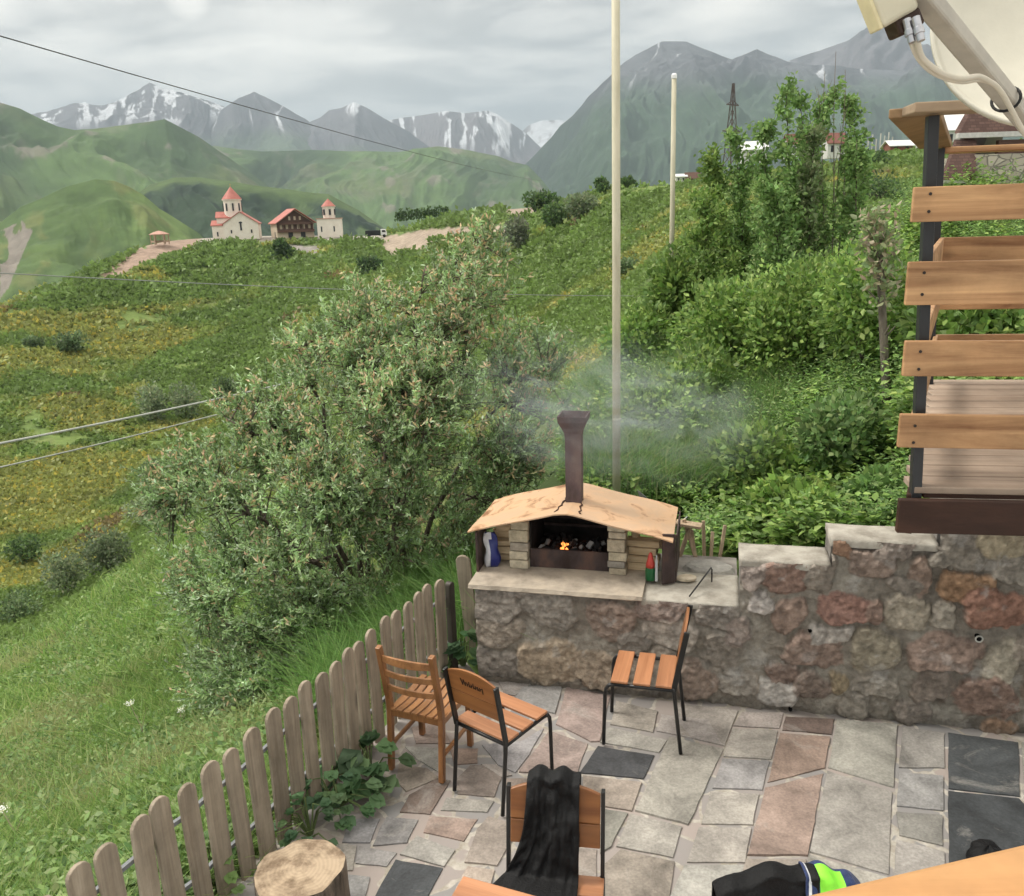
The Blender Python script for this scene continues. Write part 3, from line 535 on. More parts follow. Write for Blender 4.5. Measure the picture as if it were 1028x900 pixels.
def stone_wall():
    root = empty('stone_wall', W0, WALL_RZ, 'rubble stone retaining wall whose top climbs in three steps along the yard', 'wall')
    S = []
    for lst, s, ox, oy in ((STR, 3.569, 740, 520), (STL, 3.545, 470, 560)):
        for cx, cy, rx, ry, c in lst:
            if not c: continue
            u, h = wall_uh(ox + cx / s, oy + cy / s); u2, _ = wall_uh(ox + (cx + rx) / s, oy + cy / s); _, h2 = wall_uh(ox + cx / s, oy + (cy + ry) / s)
            S.append((u, h, abs(u2 - u), abs(h - h2), c))
    # further stones past the frame
    r = random.Random(5)
    for u in np.arange(3.95, 5.0, .3):
        for h in np.arange(.15, 1.6, .27): S.append((u + r.uniform(-.06, .06), h + r.uniform(-.04, .04), .14, .11, random.Random(int(u * 99 + h * 7)).choice([(.31,.2,.16),(.3,.27,.22),(.4,.35,.28)])))
    d = .0085
    for k, (u0, u1, top) in enumerate(STEPS):
        nu = int((u1 - u0) / d) + 1; nh = int((top + .06) / d) + 1
        U, H = np.meshgrid(np.linspace(u0, u1, nu), np.linspace(-.06, top, nh), indexing='ij')
        wu = (fbm(U * 6, H * 6, 71, 6, .55) - .5) * .15; wh = (fbm(U * 6 + 31, H * 6, 72, 6, .55) - .5) * .15
        hgt = np.zeros(U.shape); col = np.zeros(U.shape + (3,)) + (.28, .25, .21); fine = fbm(U * 22, H * 22, 74, 5)
        n0 = fbm(U * 4, H * 4, 76, 4); col = lerp(col, (.37, .34, .29), sstep(.42, .65, n0)); col = lerp(col, (.15, .132, .11), sstep(.5, .68, fbm(U * 2.2, H * 3, 77, 4)) * .8)
        for i, (cu, ch, ru, rh, c) in enumerate(S):
            du = np.abs(U + wu - cu) / (ru * 1.02 + .012); dh = np.abs(H + wh - ch) / (rh * 1.02 + .012); q = (du ** 2.7 + dh ** 2.7) ** (1 / 2.7)
            m = sstep(1.03, .93, q) * (.55 + .45 * sstep(.26, .40, fbm(U * 9 + i, H * 9, 91, 5, .6) + .2 * sstep(1.0, .3, q))); f = .7 + .5 * fbm(U * 16 + i * 3, H * 16, 80 + i % 7, 5)
            rs = random.Random(i * 13 + 1); hh = (.040 * sstep(1.03, .86, q) * (.75 + .35 * vnoise(U * 5 + i * 9, H * 5, 90)) + ((U - cu) * rs.uniform(-.16, .16) + (H - ch) * rs.uniform(-.12, .22)) * sstep(1.0, .9, q) + .014 * (ridged(U * 13 + i * 5, H * 13, 94, 4) - .6) * sstep(1.0, .85, q)); hgt = np.where(m > .02, np.maximum(hgt, hh), hgt)
            cc = (np.array(c) * .80 + np.array((.30, .255, .20)) * .36) * (f * (.55 + .9 * fbm(U * 38 + i, H * 38, 93, 3)))[..., None]; col = col * (1 - m[..., None]) + cc * m[..., None]
        # lime runs
        lime = sstep(.60, .7, fbm(U * 3.2, H * 4.5, 98, 6, .6)) * sstep(.75, .2, H) * sstep(1.2, 1.9, U) * .45 + sstep(.66, .72, fbm(U * 5, H * 5, 99, 6, .6)) * .35
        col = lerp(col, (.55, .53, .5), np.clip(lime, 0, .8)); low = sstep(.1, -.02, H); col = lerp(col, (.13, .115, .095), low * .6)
        z = -(.95 * hgt + .045 * (fine - .5) + .03 * (fbm(U * 4, H * 4, 95, 4) - .5)); idx = np.arange(nu * nh).reshape(nu, nh)
        F = np.stack([idx[:-1, :-1], idx[1:, :-1], idx[1:, 1:], idx[:-1, 1:]], -1).reshape(-1, 4)
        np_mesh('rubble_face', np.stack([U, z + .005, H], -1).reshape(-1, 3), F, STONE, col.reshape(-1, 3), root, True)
        b = MB(); dep = .95 if k == 0 else .34
        b.box(((u0 + u1) / 2 + (.0005 * k), .03 + dep / 2, (top - .012 - .3) / 2 - .02), (u1 - u0 - .001, dep - .06, top + .3 - .04)); b.build('core', CONC, root)
        if k in (1, 2, 3) or k == 0:    # pale cement coping, wavy
            a0 = 1.215 if k == 0 else u0 - .012
            n = 26; bb = MB(); us = np.linspace(a0, u1 - .001, n); dpt = .50 if k == 0 else .30
            rows = []
            for j, (nn, zz) in enumerate([(-.022, -.045), (-.026, -.008), (-.012, .006), (dpt * .4, .012), (dpt * .8, .01), (dpt, -.004), (dpt, -.045)]):
                rows.append([(u, nn + .02 * (float(fbm(np.array(u * 8.), np.array(j * 1.3), 7, 3)) - .5), top + zz + .012 * (float(fbm(np.array(u * 6.), np.array(j * .9), 9, 3)) - .5)) for u in us])
            V = [p for rr in rows for p in rr]; m = len(rows)
            bb.add(V, [(j * n + i, j * n + i + 1, (j + 1) * n + i + 1, (j + 1) * n + i) for j in range(m - 1) for i in range(n - 1)] + [tuple(j * n for j in range(m)), tuple(j * n + n - 1 for j in range(m))[::-1]])
            bb.build('coping', CEMENT, root, smooth=True)
    for cx, cy, ring in ((260, 398, 0), (862, 426, 1), (190, 680, 0), (608, 728, 0)):
        u, h = wall_uh(740 + cx / 3.569, 520 + cy / 3.569); b = MB()
        b.tube([(u, -.032, h), (u, .06, h)], .017 if ring else .013, 12, 0)
        h_ = b.build('weep_hole', BLACK, root)
        if ring:
            q = MB(); P = [(u + .021 * math.cos(a), -.034, h + .021 * math.sin(a)) for a in np.linspace(0, 2 * math.pi, 15)[:-1]]; q.tube(P + [P[0]], .005, 6, caps=False); q.build('pipe_rim', plain('grey_plastic', (.45, .44, .4)), h_)
STONE = colmat('rubble_stone', .9, .2, nscale=16, amt=.38, bump=.8, bscale=38, bdist=.03)
CONC = noisy('mortar_core', (.17, .155, .14), (.27, .25, .225), 9, bump=.4)
CEMENT = noisy('pale_cement', (.27, .245, .205), (.46, .43, .37), 7, bump=.5, bscale=40)
BLACK = plain('hole_shade', (.006, .006, .006), .9, .1)  # for the weep hole plugs: the hole's inner shade as a colour
stone_wall()
RUSTY = noisy('rusty_sheet', (.035, .022, .018), (.11, .065, .05), 7, rough=.75, spec=.3, bump=.25, stretch=(1, 1, .6), c3=(.06, .042, .04))
BRK = lambda u, n, z: (u, n, z)

# ---------------------------------------------------------------- barbecue on the wall's left end
def barbecue():
    root = empty('barbecue', W0, WALL_RZ, 'masonry barbecue under a tin roof with smoking flue, standing on the stone wall', 'barbecue')
    # ledge slab with broken front edge
    us = np.linspace(-.035, 1.222, 40); b = MB(); V = []
    for j, (n, z) in enumerate([(-.05, .772), (-.065, .782), (-.055, .808), (.3, .812), (.93, .812), (.93, .772)]):
        V += [(u, n + (.022 * (float(fbm(np.array(u * 9), np.array(1. + j * .5), 4, 4)) - .5) if j < 3 else 0), z + .006 * (float(fbm(np.array(u * 7), np.array(3. + j), 6, 3)) - .5)) for u in us]
    b.add(V, [(j * 40 + i, j * 40 + i + 1, (j + 1) * 40 + i + 1, (j + 1) * 40 + i) for j in range(5) for i in range(39)] + [tuple(j * 40 for j in range(6)), tuple(j * 40 + 39 for j in range(6))[::-1]])
    b.build('ledge', noisy('ledge_slab', (.22, .185, .145), (.47, .40, .315), 5, bump=.5, c3=(.36, .31, .25), pos=(.3, .62)), root)
    r = random.Random(9)
    for u0, u1 in ((.205, .345), (.945, 1.075)):
        p = MB(); z = .812
        while z < 1.19:
            h = min(r.choice([.055, .1, .12, .07]), 1.2 - z + .01); c = r.choice([(.46,.4,.29),(.33,.29,.235),(.40,.34,.25),(.27,.245,.21),(.5,.44,.33)])
            p.box(((u0 + u1) / 2 + r.uniform(-.006, .006), .36 + r.uniform(-.008, .004), z + h / 2), (u1 - u0 + r.uniform(-.012, .008), .17, h - .005), Matrix.Rotation(r.uniform(-.03, .03), 3, 'Z'), 0, c); z += h
        p.box(((u0 + u1) / 2, .365, 1.005), (u1 - u0 - .02, .14, .385), None, 0, (.2, .18, .155))
        p.build('pillar', colmat('pillar_stone', .9, .2, 18, .4, .6, 40, .02), root, bevel=.008)
    soot = noisy('sooty_plate', (.008, .008, .008), (.035, .03, .028), 6, rough=.85, spec=.2, bump=.3)
    f = MB(); f.box((.645, .83, 1.03), (.66, .02, .43)); f.box((.352, .58, 1.02), (.012, .5, .42)); f.box((.938, .58, 1.02), (.012, .5, .42)); f.box((.645, .57, .815), (.57, .46, .01))
    fb = f.build('firebox', soot, root)
    g = MB(); g.box((.645, .80, 1.06), (.56, .012, .035)); g.box((.645, .795, .99), (.56, .012, .02)); g.build('back_rail', RUSTY, fb)
    p = MB(); p.box((.645, .335, .885), (.588, .012, .142)); p.box((.645, .335, .955), (.588, .02, .012)); p.box((.645, .57, .862), (.575, .46, .012)); p.build('fire_tray', RUSTY, root)
    # roof: two slopes of thin sheet, slightly buckled
    rb = MB(); n1, n2 = .10, .84; prof = []
    for i, u in enumerate(np.linspace(-.085, 1.415, 31)):
        t = (u - .635); z = (1.325 - .262 * abs(t) if t < 0 else 1.325 - .205 * t) - .012 * math.exp(-(t / .03) ** 2) + .003 * math.sin(u * 11) - (.012 * ((u - 1.1) / .3) ** 2 if u > 1.1 else 0); prof.append((u, z))
    k = len(prof); ns = np.linspace(n1, n2, 7); V = []
    for z0 in (0, -.010):
        for n in ns: V += [(u + (.03 * (n - n1) if u < 0 else 0), n - .008 * math.sin((u + .08) / 1.5 * 3.14) * (1 if n < .2 else 0) + .05, z + z0 + .005 * math.sin(n * 9 + u * 3)) for u, z in prof]
    m = len(ns); o = k * m; fs = [(j * k + i, j * k + i + 1, (j + 1) * k + i + 1, (j + 1) * k + i) for j in range(m - 1) for i in range(k - 1)]
    fs += [tuple(o + x for x in q[::-1]) for q in fs]
    fs += [(i + 1, i, o + i, o + i + 1) for i in range(k - 1)] + [((m - 1) * k + i, (m - 1) * k + i + 1, o + (m - 1) * k + i + 1, o + (m - 1) * k + i) for i in range(k - 1)]
    fs += [(j * k, (j + 1) * k, o + (j + 1) * k, o + j * k) for j in range(m - 1)] + [((j + 1) * k + k - 1, j * k + k - 1, o + j * k + k - 1, o + (j + 1) * k + k - 1) for j in range(m - 1)]
    rb.add(V, fs)
    tin = noisy('tan_roof_sheet', (.25, .12, .06), (.54, .365, .235), 4.2, detail=9, rough=.5, spec=.35, bump=.12, c3=(.60, .385, .23), dist=.8, pos=(.33, .56))
    roof = rb.build('roof', tin, root, smooth=False)
    for s in (-1, 1):
        q = MB(); P = []
        for i in range(9):
            t = i / 8; n = .50 - .3 * t; u = .66 + s * (.06 + .03 * t) + .008 * math.sin(i * 2.3 + s); tt = u - .635; z = (1.325 - .262 * abs(tt) if tt < 0 else 1.325 - .205 * tt) - .012 * math.exp(-(tt / .03) ** 2) + .003 * math.sin(u * 11) + .005 * math.sin(n * 9 + u * 3); P.append((u, n + .0, z + .002))
        q.tube(P, [.004 + .005 * random.random() for _ in P], 6); q.build('tar_seam', plain('dark_tar', (.05, .022, .014), .6), roof)
    # flue: square pipe opening into a funnel top
    c = MB(); cu, cn = .668, .475
    def ringp(h, z): return [(cu - h, cn - h, z), (cu + h, cn - h, z), (cu + h, cn + h, z), (cu - h, cn + h, z)]
    lv = [(.058, 1.26), (.058, 1.80), (.062, 1.84), (.078, 1.88), (.102, 1.93), (.106, 1.975), (.099, 1.975), (.05, 1.84), (.05, 1.6)]
    V = [p for h, z in lv for p in ringp(h, z)]
    c.add(V, [(i * 4 + j, i * 4 + (j + 1) % 4, (i + 1) * 4 + (j + 1) % 4, (i + 1) * 4 + j) for i in range(len(lv) - 1) for j in range(4)])
    c.build('chimney', noisy('flue_steel', (.05, .035, .033), (.16, .11, .10), 6, rough=.7, spec=.35, bump=.2, stretch=(1, 1, .5), c3=(.10, .07, .072)), root)
    s = MB(); s.box((-.025, .30, .95), (.016, .26, .36)); s.build('side_panel', RUSTY, root)
    s = MB(); s.prism([(1.345, .19, .80), (1.43, .235, .80), (1.43, .235, 1.17), (1.345, .19, 1.185)], (-.008, .015, 0)); s.prism([(1.43, .25, .80), (1.43, .8, .80), (1.43, .8, 1.15), (1.43, .25, 1.16)], (.01, 0, 0)); s.build('side_panel', RUSTY, root)
    # embers and a small flame in the tray
    cm = [plain('charcoal_lump', (.014, .013, .013), .9), plain('ash_lump', (.30, .29, .28), .95)]
    me, t, bs = mat('ember_glow'); bs.inputs['Base Color'].default_value = (.1, .02, .01, 1); bs.inputs['Emission Color'].default_value = (1, .25, .05, 1); bs.inputs['Emission Strength'].default_value = 1.3
    protos = []
    for k, m in enumerate((cm[0], cm[0], cm[1])):
        q = MB(); q.box((0, 0, 0), (.05, .034, .026), Matrix.Rotation(.5 * k, 3, (.3, .5, 1))); protos.append(q.build('charcoal', m, root, bevel=.006))
    for i in range(60):
        o = protos[i % 3] if i < 3 else protos[r.choice((0, 1, 0, 1, 2))].copy()
        if i >= 3: COL.objects.link(o); o.parent = root
        o.location = (r.uniform(.39, .90), r.uniform(.37, .70), r.uniform(.895, .955)); o.rotation_euler = (r.uniform(0, 3), r.uniform(0, 3), r.uniform(0, 3)); k = r.uniform(.6, 1.3); o.scale = (k, k, k)
    for i in range(6):
        q = MB(); q.box((0, 0, 0), (.03, .02, .016), Matrix.Rotation(i, 3, (.3, .5, 1))); o = q.build('ember', me, root, bevel=.004); o.location = (r.uniform(.52, .66), r.uniform(.36, .5), .955)
    mf, t, bs = mat('flame'); bs.inputs['Base Color'].default_value = (0, 0, 0, 1); bs.inputs['Emission Color'].default_value = (1, .36, .08, 1); bs.inputs['Emission Strength'].default_value = .45
    for i, (du, h) in enumerate(((0, .05), (.022, .03))):
        fl = MB(); fl.lathe([(.002, 0), (.009, h * .2), (.008, h * .45), (.0035, h * .75), (.0008, h)], (.585 + du, .42 + .02 * i, .95), 8); fl.build('flame', mf, root, smooth=True)
barbecue()
SPLIT = wood('split_wood', (.44, .31, .17), (.74, .60, .40), axis=1, scale=10, rough=.85)
def log(u, n, z, L, r0, rot=0.0, label='', group=None, tilt=0.0):
    """a split quarter log lying along n"""
    k = random.Random(int(u * 977 + z * 331)); o = empty('firewood_log', wp(u, n, z), WALL_RZ + rot, label, 'firewood', group)
    o.rotation_euler = (tilt, 0, WALL_RZ + rot)
    pts = [(-r0 * k.uniform(.8, 1.1), -r0 * .5), (r0 * k.uniform(.8, 1.1), -r0 * .55), (r0 * k.uniform(.7, 1.05), r0 * .3), (r0 * .2, r0 * .62), (-r0 * .9, r0 * k.uniform(.25, .55))]
    b = MB(); b.prism([(x, -L / 2, y) for x, y in pts], (k.uniform(-.01, .01), L, 0)); b.build('split_log', SPLIT, o, bevel=.004)
    return o
for z, u in ((.845, .14), (.905, .135), (.965, .15), (1.03, .13), (1.085, .15)):
    log(u, .45, z, .17, .052, 1.57 + random.uniform(-.12, .12), 'split firewood log stacked between the blue bag and the left stone pillar', 'firewood logs in the left bay')
for z, u in ((.84, 1.18), (.90, 1.19), (.96, 1.17), (1.02, 1.19)):
    log(u, .45, z, .24, .054, 1.57 + random.uniform(-.12, .12), 'split firewood log stacked behind the green and red bottle in the right bay', 'firewood logs in the right bay')
for u, tl in ((1.13, 1.25), (1.30, 1.35)):
    log(u, .47, 1.055, .17, .035, .25 if u < 1.2 else -.35, 'short dark split stick propped upright above the log stack, %s' % ('beside the right stone pillar' if u < 1.2 else 'beside the rusty side panel'), None, tl)
def bag():
    o = empty('charcoal_bag', wp(.055, .29, .812), WALL_RZ + .25, 'crumpled plastic bag, half white and half dark blue, at the left end of the barbecue', 'bag')
    n, m = 13, 15; V = []
    for j in range(m):
        t = j / (m - 1); z = .275 * t
        wd = .068 * (1 - .25 * abs(2 * t - .8) ** 2) * (.86 + .14 * math.sin(t * 9)); dp = .045 * (math.sin(min(1, t * 1.25 + .12) * math.pi * .97) * .85 + .13)
        for i in range(n * 2):
            a = 2 * math.pi * i / (n * 2); c, s = math.cos(a), math.sin(a); q = 1 + .09 * (float(vnoise(np.array(a * 2.2), np.array(t * 6.), 3)) - .5) * 2
            V.append((wd * math.copysign(abs(c) ** .7, c) * q + .008 * math.sin(t * 5), dp * math.copysign(abs(s) ** .8, s) * q, z + .006 * math.sin(a * 3)))
    k = n * 2; b = MB()
    for j in range(m - 1):
        for i in range(k): b.add([], [], 0); 
    fs = [(j * k + i, j * k + (i + 1) % k, (j + 1) * k + (i + 1) % k, (j + 1) * k + i) for j in range(m - 1) for i in range(k)]
    b.add(V, fs); b.m = [0 if (V[f[0]][0] + V[f[1]][0]) / 2 < -.004 else 1 for f in fs]; b.add([], []); nf = len(b.f)
    b.f += [list(range(k))[::-1], list(range((m - 1) * k, m * k))]; b.m += [1, 1]; b.k += [None, None]
    b.build('bag_body', [plain('white_plastic', (.62, .63, .66), .35, .5), plain('blue_plastic', (.018, .026, .16), .3, .5)], o, smooth=True)
bag()
def bottle():
    o = empty('sauce_bottle', wp(1.255, .235, .812), 0, 'green bottle with a red top standing at the right end of the barbecue ledge', 'bottle')
    b = MB(); b.lathe([(.03, 0), (.036, .006), (.037, .075), (.034, .095), (.034, .1)], n=20); b.build('bottle_body', plain('green_plastic', (.012, .11, .035), .3, .5), o, smooth=True)
    b = MB(); b.lathe([(.0335, .1), (.031, .13), (.021, .165), (.016, .19), (.012, .205), (.006, .212)], n=20); b.build('bottle_top', plain('red_plastic', (.48, .05, .035), .35, .5), o, smooth=True)
bottle()
def spatula():
    o = empty('metal_scraper', wp(1.30, .215, .812), 0, 'narrow grey metal scraper standing upright right of the green bottle', 'scraper')
    b = MB(); b.bar((0, 0, 0), (.004, .03, .15), .018, .003); b.bar((.004, .03, .148), (.005, .036, .19), .009, .006); b.build('blade', plain('dull_steel', (.5, .5, .5), .35, .5, .8), o)
spatula()
def poker():
    a = at_z(692, 599, .80); c = at_z(714, 570, .93)
    o = empty('iron_skewer', a, 0, 'thin black iron rod leaning across the wall top beside the flat stone', 'rod'); b = MB()
    d = Vector(c - a); b.tube([(0, 0, 0), d * .5, d, d + Vector((.008, .01, -.02)), d + Vector((.012, .02, -.12))], .0055, 8); b.build('rod', plain('black_iron', (.02, .018, .017), .6, .4), o, smooth=True)
poker()
def rock(name, loc, dims, label, cat, c1, c2, seed=1, rz=0.0):
    n, m = 18, 10; V = []
    for j in range(m + 1):
        ph = math.pi * j / m
        for i in range(n):
            a = 2 * math.pi * i / n; q = .8 + .45 * float(fbm(np.array(math.cos(a) * 1.4 + 5 + seed), np.array(math.sin(a) * 1.4 + j * .25), seed, 4)); zz = math.cos(ph)
            V.append((dims[0] * math.sin(ph) ** .7 * math.cos(a) * q, dims[1] * math.sin(ph) ** .7 * math.sin(a) * q, dims[2] * max(-.7, min(.75, zz)) ))
    b = MB(); b.add(V, [(j * n + i, (j + 1) * n + i, (j + 1) * n + (i + 1) % n, j * n + (i + 1) % n) for j in range(m) for i in range(n)])
    o = b.build(name, noisy(name + '_stone', c1, c2, 12, bump=.5)); o.location = loc; o.rotation_euler = (0, 0, rz)
    return tag(o, label, cat)
rock('flat_stone', at_z(689, 582, .80) + np.array([0, 0, .012]), (.075, .05, .022), 'flat beige stone lying on the wall top beside the iron rod', 'stone', (.42, .35, .25), (.6, .52, .4), 3)
rock('stone_block', wp(1.66, .68, .70), (.2, .13, .1), 'wide flat grey rock lying behind the low wall top by the undergrowth', 'stone', (.24, .23, .21), (.36, .345, .31), 6, WALL_RZ)
# scrap and firewood behind the barbecue
def plankish(name, a, b_, wd, th, label, cat, m, up=(0, 0, 1)):
    a = Vector([float(v) for v in a]); b_ = Vector([float(v) for v in b_]); o = empty(name, a, 0, label, cat); q = MB(); q.bar((0, 0, 0), b_ - a, wd, th, up); q.build('board', m, o, bevel=.003); return o
WEATHERED = wood('weathered_wood', (.26, .19, .125), (.50, .385, .27), axis=2, scale=8, rough=.85)
plankish('scrap_plank', wp(1.40, .95, 1.0), wp(1.60, .93, .985), .10, .022, 'broken plank lying level on the scrap pile right of the barbecue roof', 'plank', WEATHERED)
for i, (u, z0, z1) in enumerate(((1.57, .62, .93), (1.63, .64, 1.0), (1.675, .62, .90), (1.74, .63, .95))):
    tag(plankish('stake', wp(u, .98 + .02 * (i % 2), z0), wp(u - .05 + .03 * i, .99 + .03 * i, z1), .026, .02, '', 'stake', WEATHERED, (0, 1, 0)), 'upright light wooden stake in the row leaning behind the barbecue scrap pile', 'stake', 'upright stakes behind the barbecue')
for i, (u0, z0, u1, z1, lab) in enumerate(((1.42, .68, 1.52, 1.0, 'thin split stick leaning left under the broken plank'), (1.58, .66, 1.46, 1.03, 'thin split stick leaning right under the broken plank'))):
    plankish('kindling_stick', wp(u0, .9 + .03 * i, z0), wp(u1, .95, z1), .03, .03, lab, 'stick', WEATHERED, (0, 1, 0))
for lab, pts in (('triangular pale metal offcut sticking up behind the barbecue roof', [(640, 492), (655, 505), (660, 522), (648, 524)]), ('small grey metal offcut lying on the scrap pile right of the roof', [(676, 530), (690, 519), (688, 526), (678, 536)])):
    P = [at_d(x, y, 6.45 + .03 * i) for i, (x, y) in enumerate(pts)]; o = empty('metal_offcut', P[0], 0, lab, 'scrap metal'); b = MB(); b.prism([p - P[0] for p in P], (.0, .006, .002)); b.build('sheet', plain('zinc', (.42, .45, .45), .4, .5, .6), o)

# ---------------------------------------------------------------- picket fence
PICKET = wood('picket_wood', (.20, .16, .115), (.37, .31, .235), axis=2, scale=7, rough=.85, bump=.3)
def picket(b, base, dirv, wd, h, th, lean=0.0, z0=-.15):
    d = np.array([dirv[0], dirv[1], 0]); d /= np.linalg.norm(d); n = np.array([-d[1], d[0], 0]); prof = [(-wd / 2, z0), (wd / 2, z0), (wd / 2, h - wd * .45)]
    prof += [(wd / 2 * math.cos(a), h - wd * .45 + wd * .45 * math.sin(a)) for a in np.linspace(.35, math.pi - .35, 7)] + [(-wd / 2, h - wd * .45)]
    b.prism([base + d * (x + lean * z) + np.array([0, 0, z]) - n * th / 2 for x, z in prof], n * th)
def fence():
    root = empty('picket_fence', FENCE[10], 0, 'weathered picket fence with round topped pales curving along the yard edge', 'fence'); o = FENCE[10]; r = random.Random(2)
    for i, p in enumerate(FENCE):
        a = FENCE[max(0, i - 1)]; c = FENCE[min(len(FENCE) - 1, i + 1)]; b = MB(); h = .8 + r.uniform(-.012, .012)
        picket(b, p - o, (c - a)[:2], .112 + r.uniform(-.012, .008), h + r.uniform(-.018, .02), .022, r.uniform(-.035, .02), -.3 if i < 12 else -.18); b.build('picket', PICKET, root, bevel=.004)
    for z, nm in ((.60, 'rail'), (.22, 'rail')):
        b = MB(); P = []
        for i, p in enumerate(FENCE):
            a = FENCE[max(0, i - 1)]; c = FENCE[min(len(FENCE) - 1, i + 1)]; d = (c - a); d /= np.linalg.norm(d); nn = np.array([-d[1], d[0], 0]); P.append(p - o + nn * .03 + np.array([0, 0, z]))
        P = [P[0] + (P[0] - P[1]) * 4] + P + [P[-1] + (P[-1] - P[-2]) * 1.5]
        for a, c in zip(P[:-1], P[1:]): b.bar(a, c, .02, .022)
        b.build(nm, plain('galvanised_rail', (.22, .23, .24), .55, .4, .3), root)
fence()
def end_posts():
    d = (FENCE[-1] - FENCE[-2]); P = FENCE[-1] + d * 1.1
    o = empty('fence_post', P, 0, 'thin blackened wooden post at the far end of the picket fence', 'post'); b = MB(); picket(b, np.zeros(3), d[:2], .06, .73, .05, .0, -.3); b.build('post', wood('black_wood', (.03, .025, .02), (.09, .075, .06), 2), o, bevel=.006)
    Q = at_z(476, 652, 0); o = empty('wide_picket', Q, 0, 'wide loose round topped board leaning at the fence end beside the stone wall', 'board'); b = MB(); picket(b, np.zeros(3), (1, -.25), .118, .815, .03, -.075, -.2); b.build('board', PICKET, o, bevel=.006)
end_posts()
def stump():
    o = empty('tree_stump', (-1.10, 3.50, 0), 0, 'cut log round standing on end by the near end of the picket fence', 'stump'); n = 48; b = MB(); V = []
    R = [.215 * (1 + .05 * math.sin(2 * a + .5) + .025 * math.sin(5 * a) + .012 * random.uniform(-1, 1)) for a in np.linspace(0, 2 * math.pi, n + 1)[:-1]]
    for z, s in ((-.05, 1.03), (.1, 1.0), (.22, .985), (.335, .985), (.347, .965)): V += [(R[i] * s * math.cos(2 * math.pi * i / n), R[i] * s * math.sin(2 * math.pi * i / n), z + .006 * math.sin(i)) for i in range(n)]
    b.add(V, [(j * n + i, j * n + (i + 1) % n, (j + 1) * n + (i + 1) % n, (j + 1) * n + i) for j in range(4) for i in range(n)])
    b.build('bark', noisy('stump_bark', (.04, .032, .025), (.20, .16, .125), 16, stretch=(1, 1, .25), bump=1.0, bscale=30), o)
    m, t, bs = mat('cut_wood', .8, .25); tc = node(t, 'ShaderNodeTexCoord'); w_ = node(t, 'ShaderNodeTexWave', wave_type='RINGS', rings_direction='Z', Scale=9.0, Distortion=3.0, Detail=3); w_.inputs['Detail Scale'].default_value = 1.5; t.links.new(tc.outputs['Object'], w_.inputs['Vector']); w_.inputs['Distortion'].default_value = 1.2; w_.inputs['Scale'].default_value = 16
    nz = node(t, 'ShaderNodeTexNoise', Scale=7.0, Detail=7, Roughness=.65); t.links.new(tc.outputs['Object'], nz.inputs['Vector']); r1 = node(t, 'ShaderNodeValToRGB'); t.links.new(nz.outputs['Fac'], r1.inputs[0]); r1.color_ramp.elements[0].position = .36; r1.color_ramp.elements[0].color = (.16, .11, .07, 1); r1.color_ramp.elements[1].position = .56; r1.color_ramp.elements[1].color = (.42, .325, .225, 1)
    mr = node(t, 'ShaderNodeMapRange'); t.links.new(w_.outputs['Fac'], mr.inputs[0]); mr.inputs['To Min'].default_value = .92; mr.inputs['To Max'].default_value = 1.04; s_ = node(t, 'ShaderNodeVectorMath', operation='SCALE'); t.links.new(r1.outputs[0], s_.inputs[0]); t.links.new(mr.outputs[0], s_.inputs['Scale']); t.links.new(s_.outputs[0], bs.inputs['Base Color'])
    c = MB(); c.add([(R[i] * .967 * math.cos(2 * math.pi * i / n), R[i] * .967 * math.sin(2 * math.pi * i / n), .348 + .006 * math.sin(i)) for i in range(n)] + [(0, 0, .35)], [(i, (i + 1) % n, n) for i in range(n)]); c.build('cut_face', m, o)
stump()

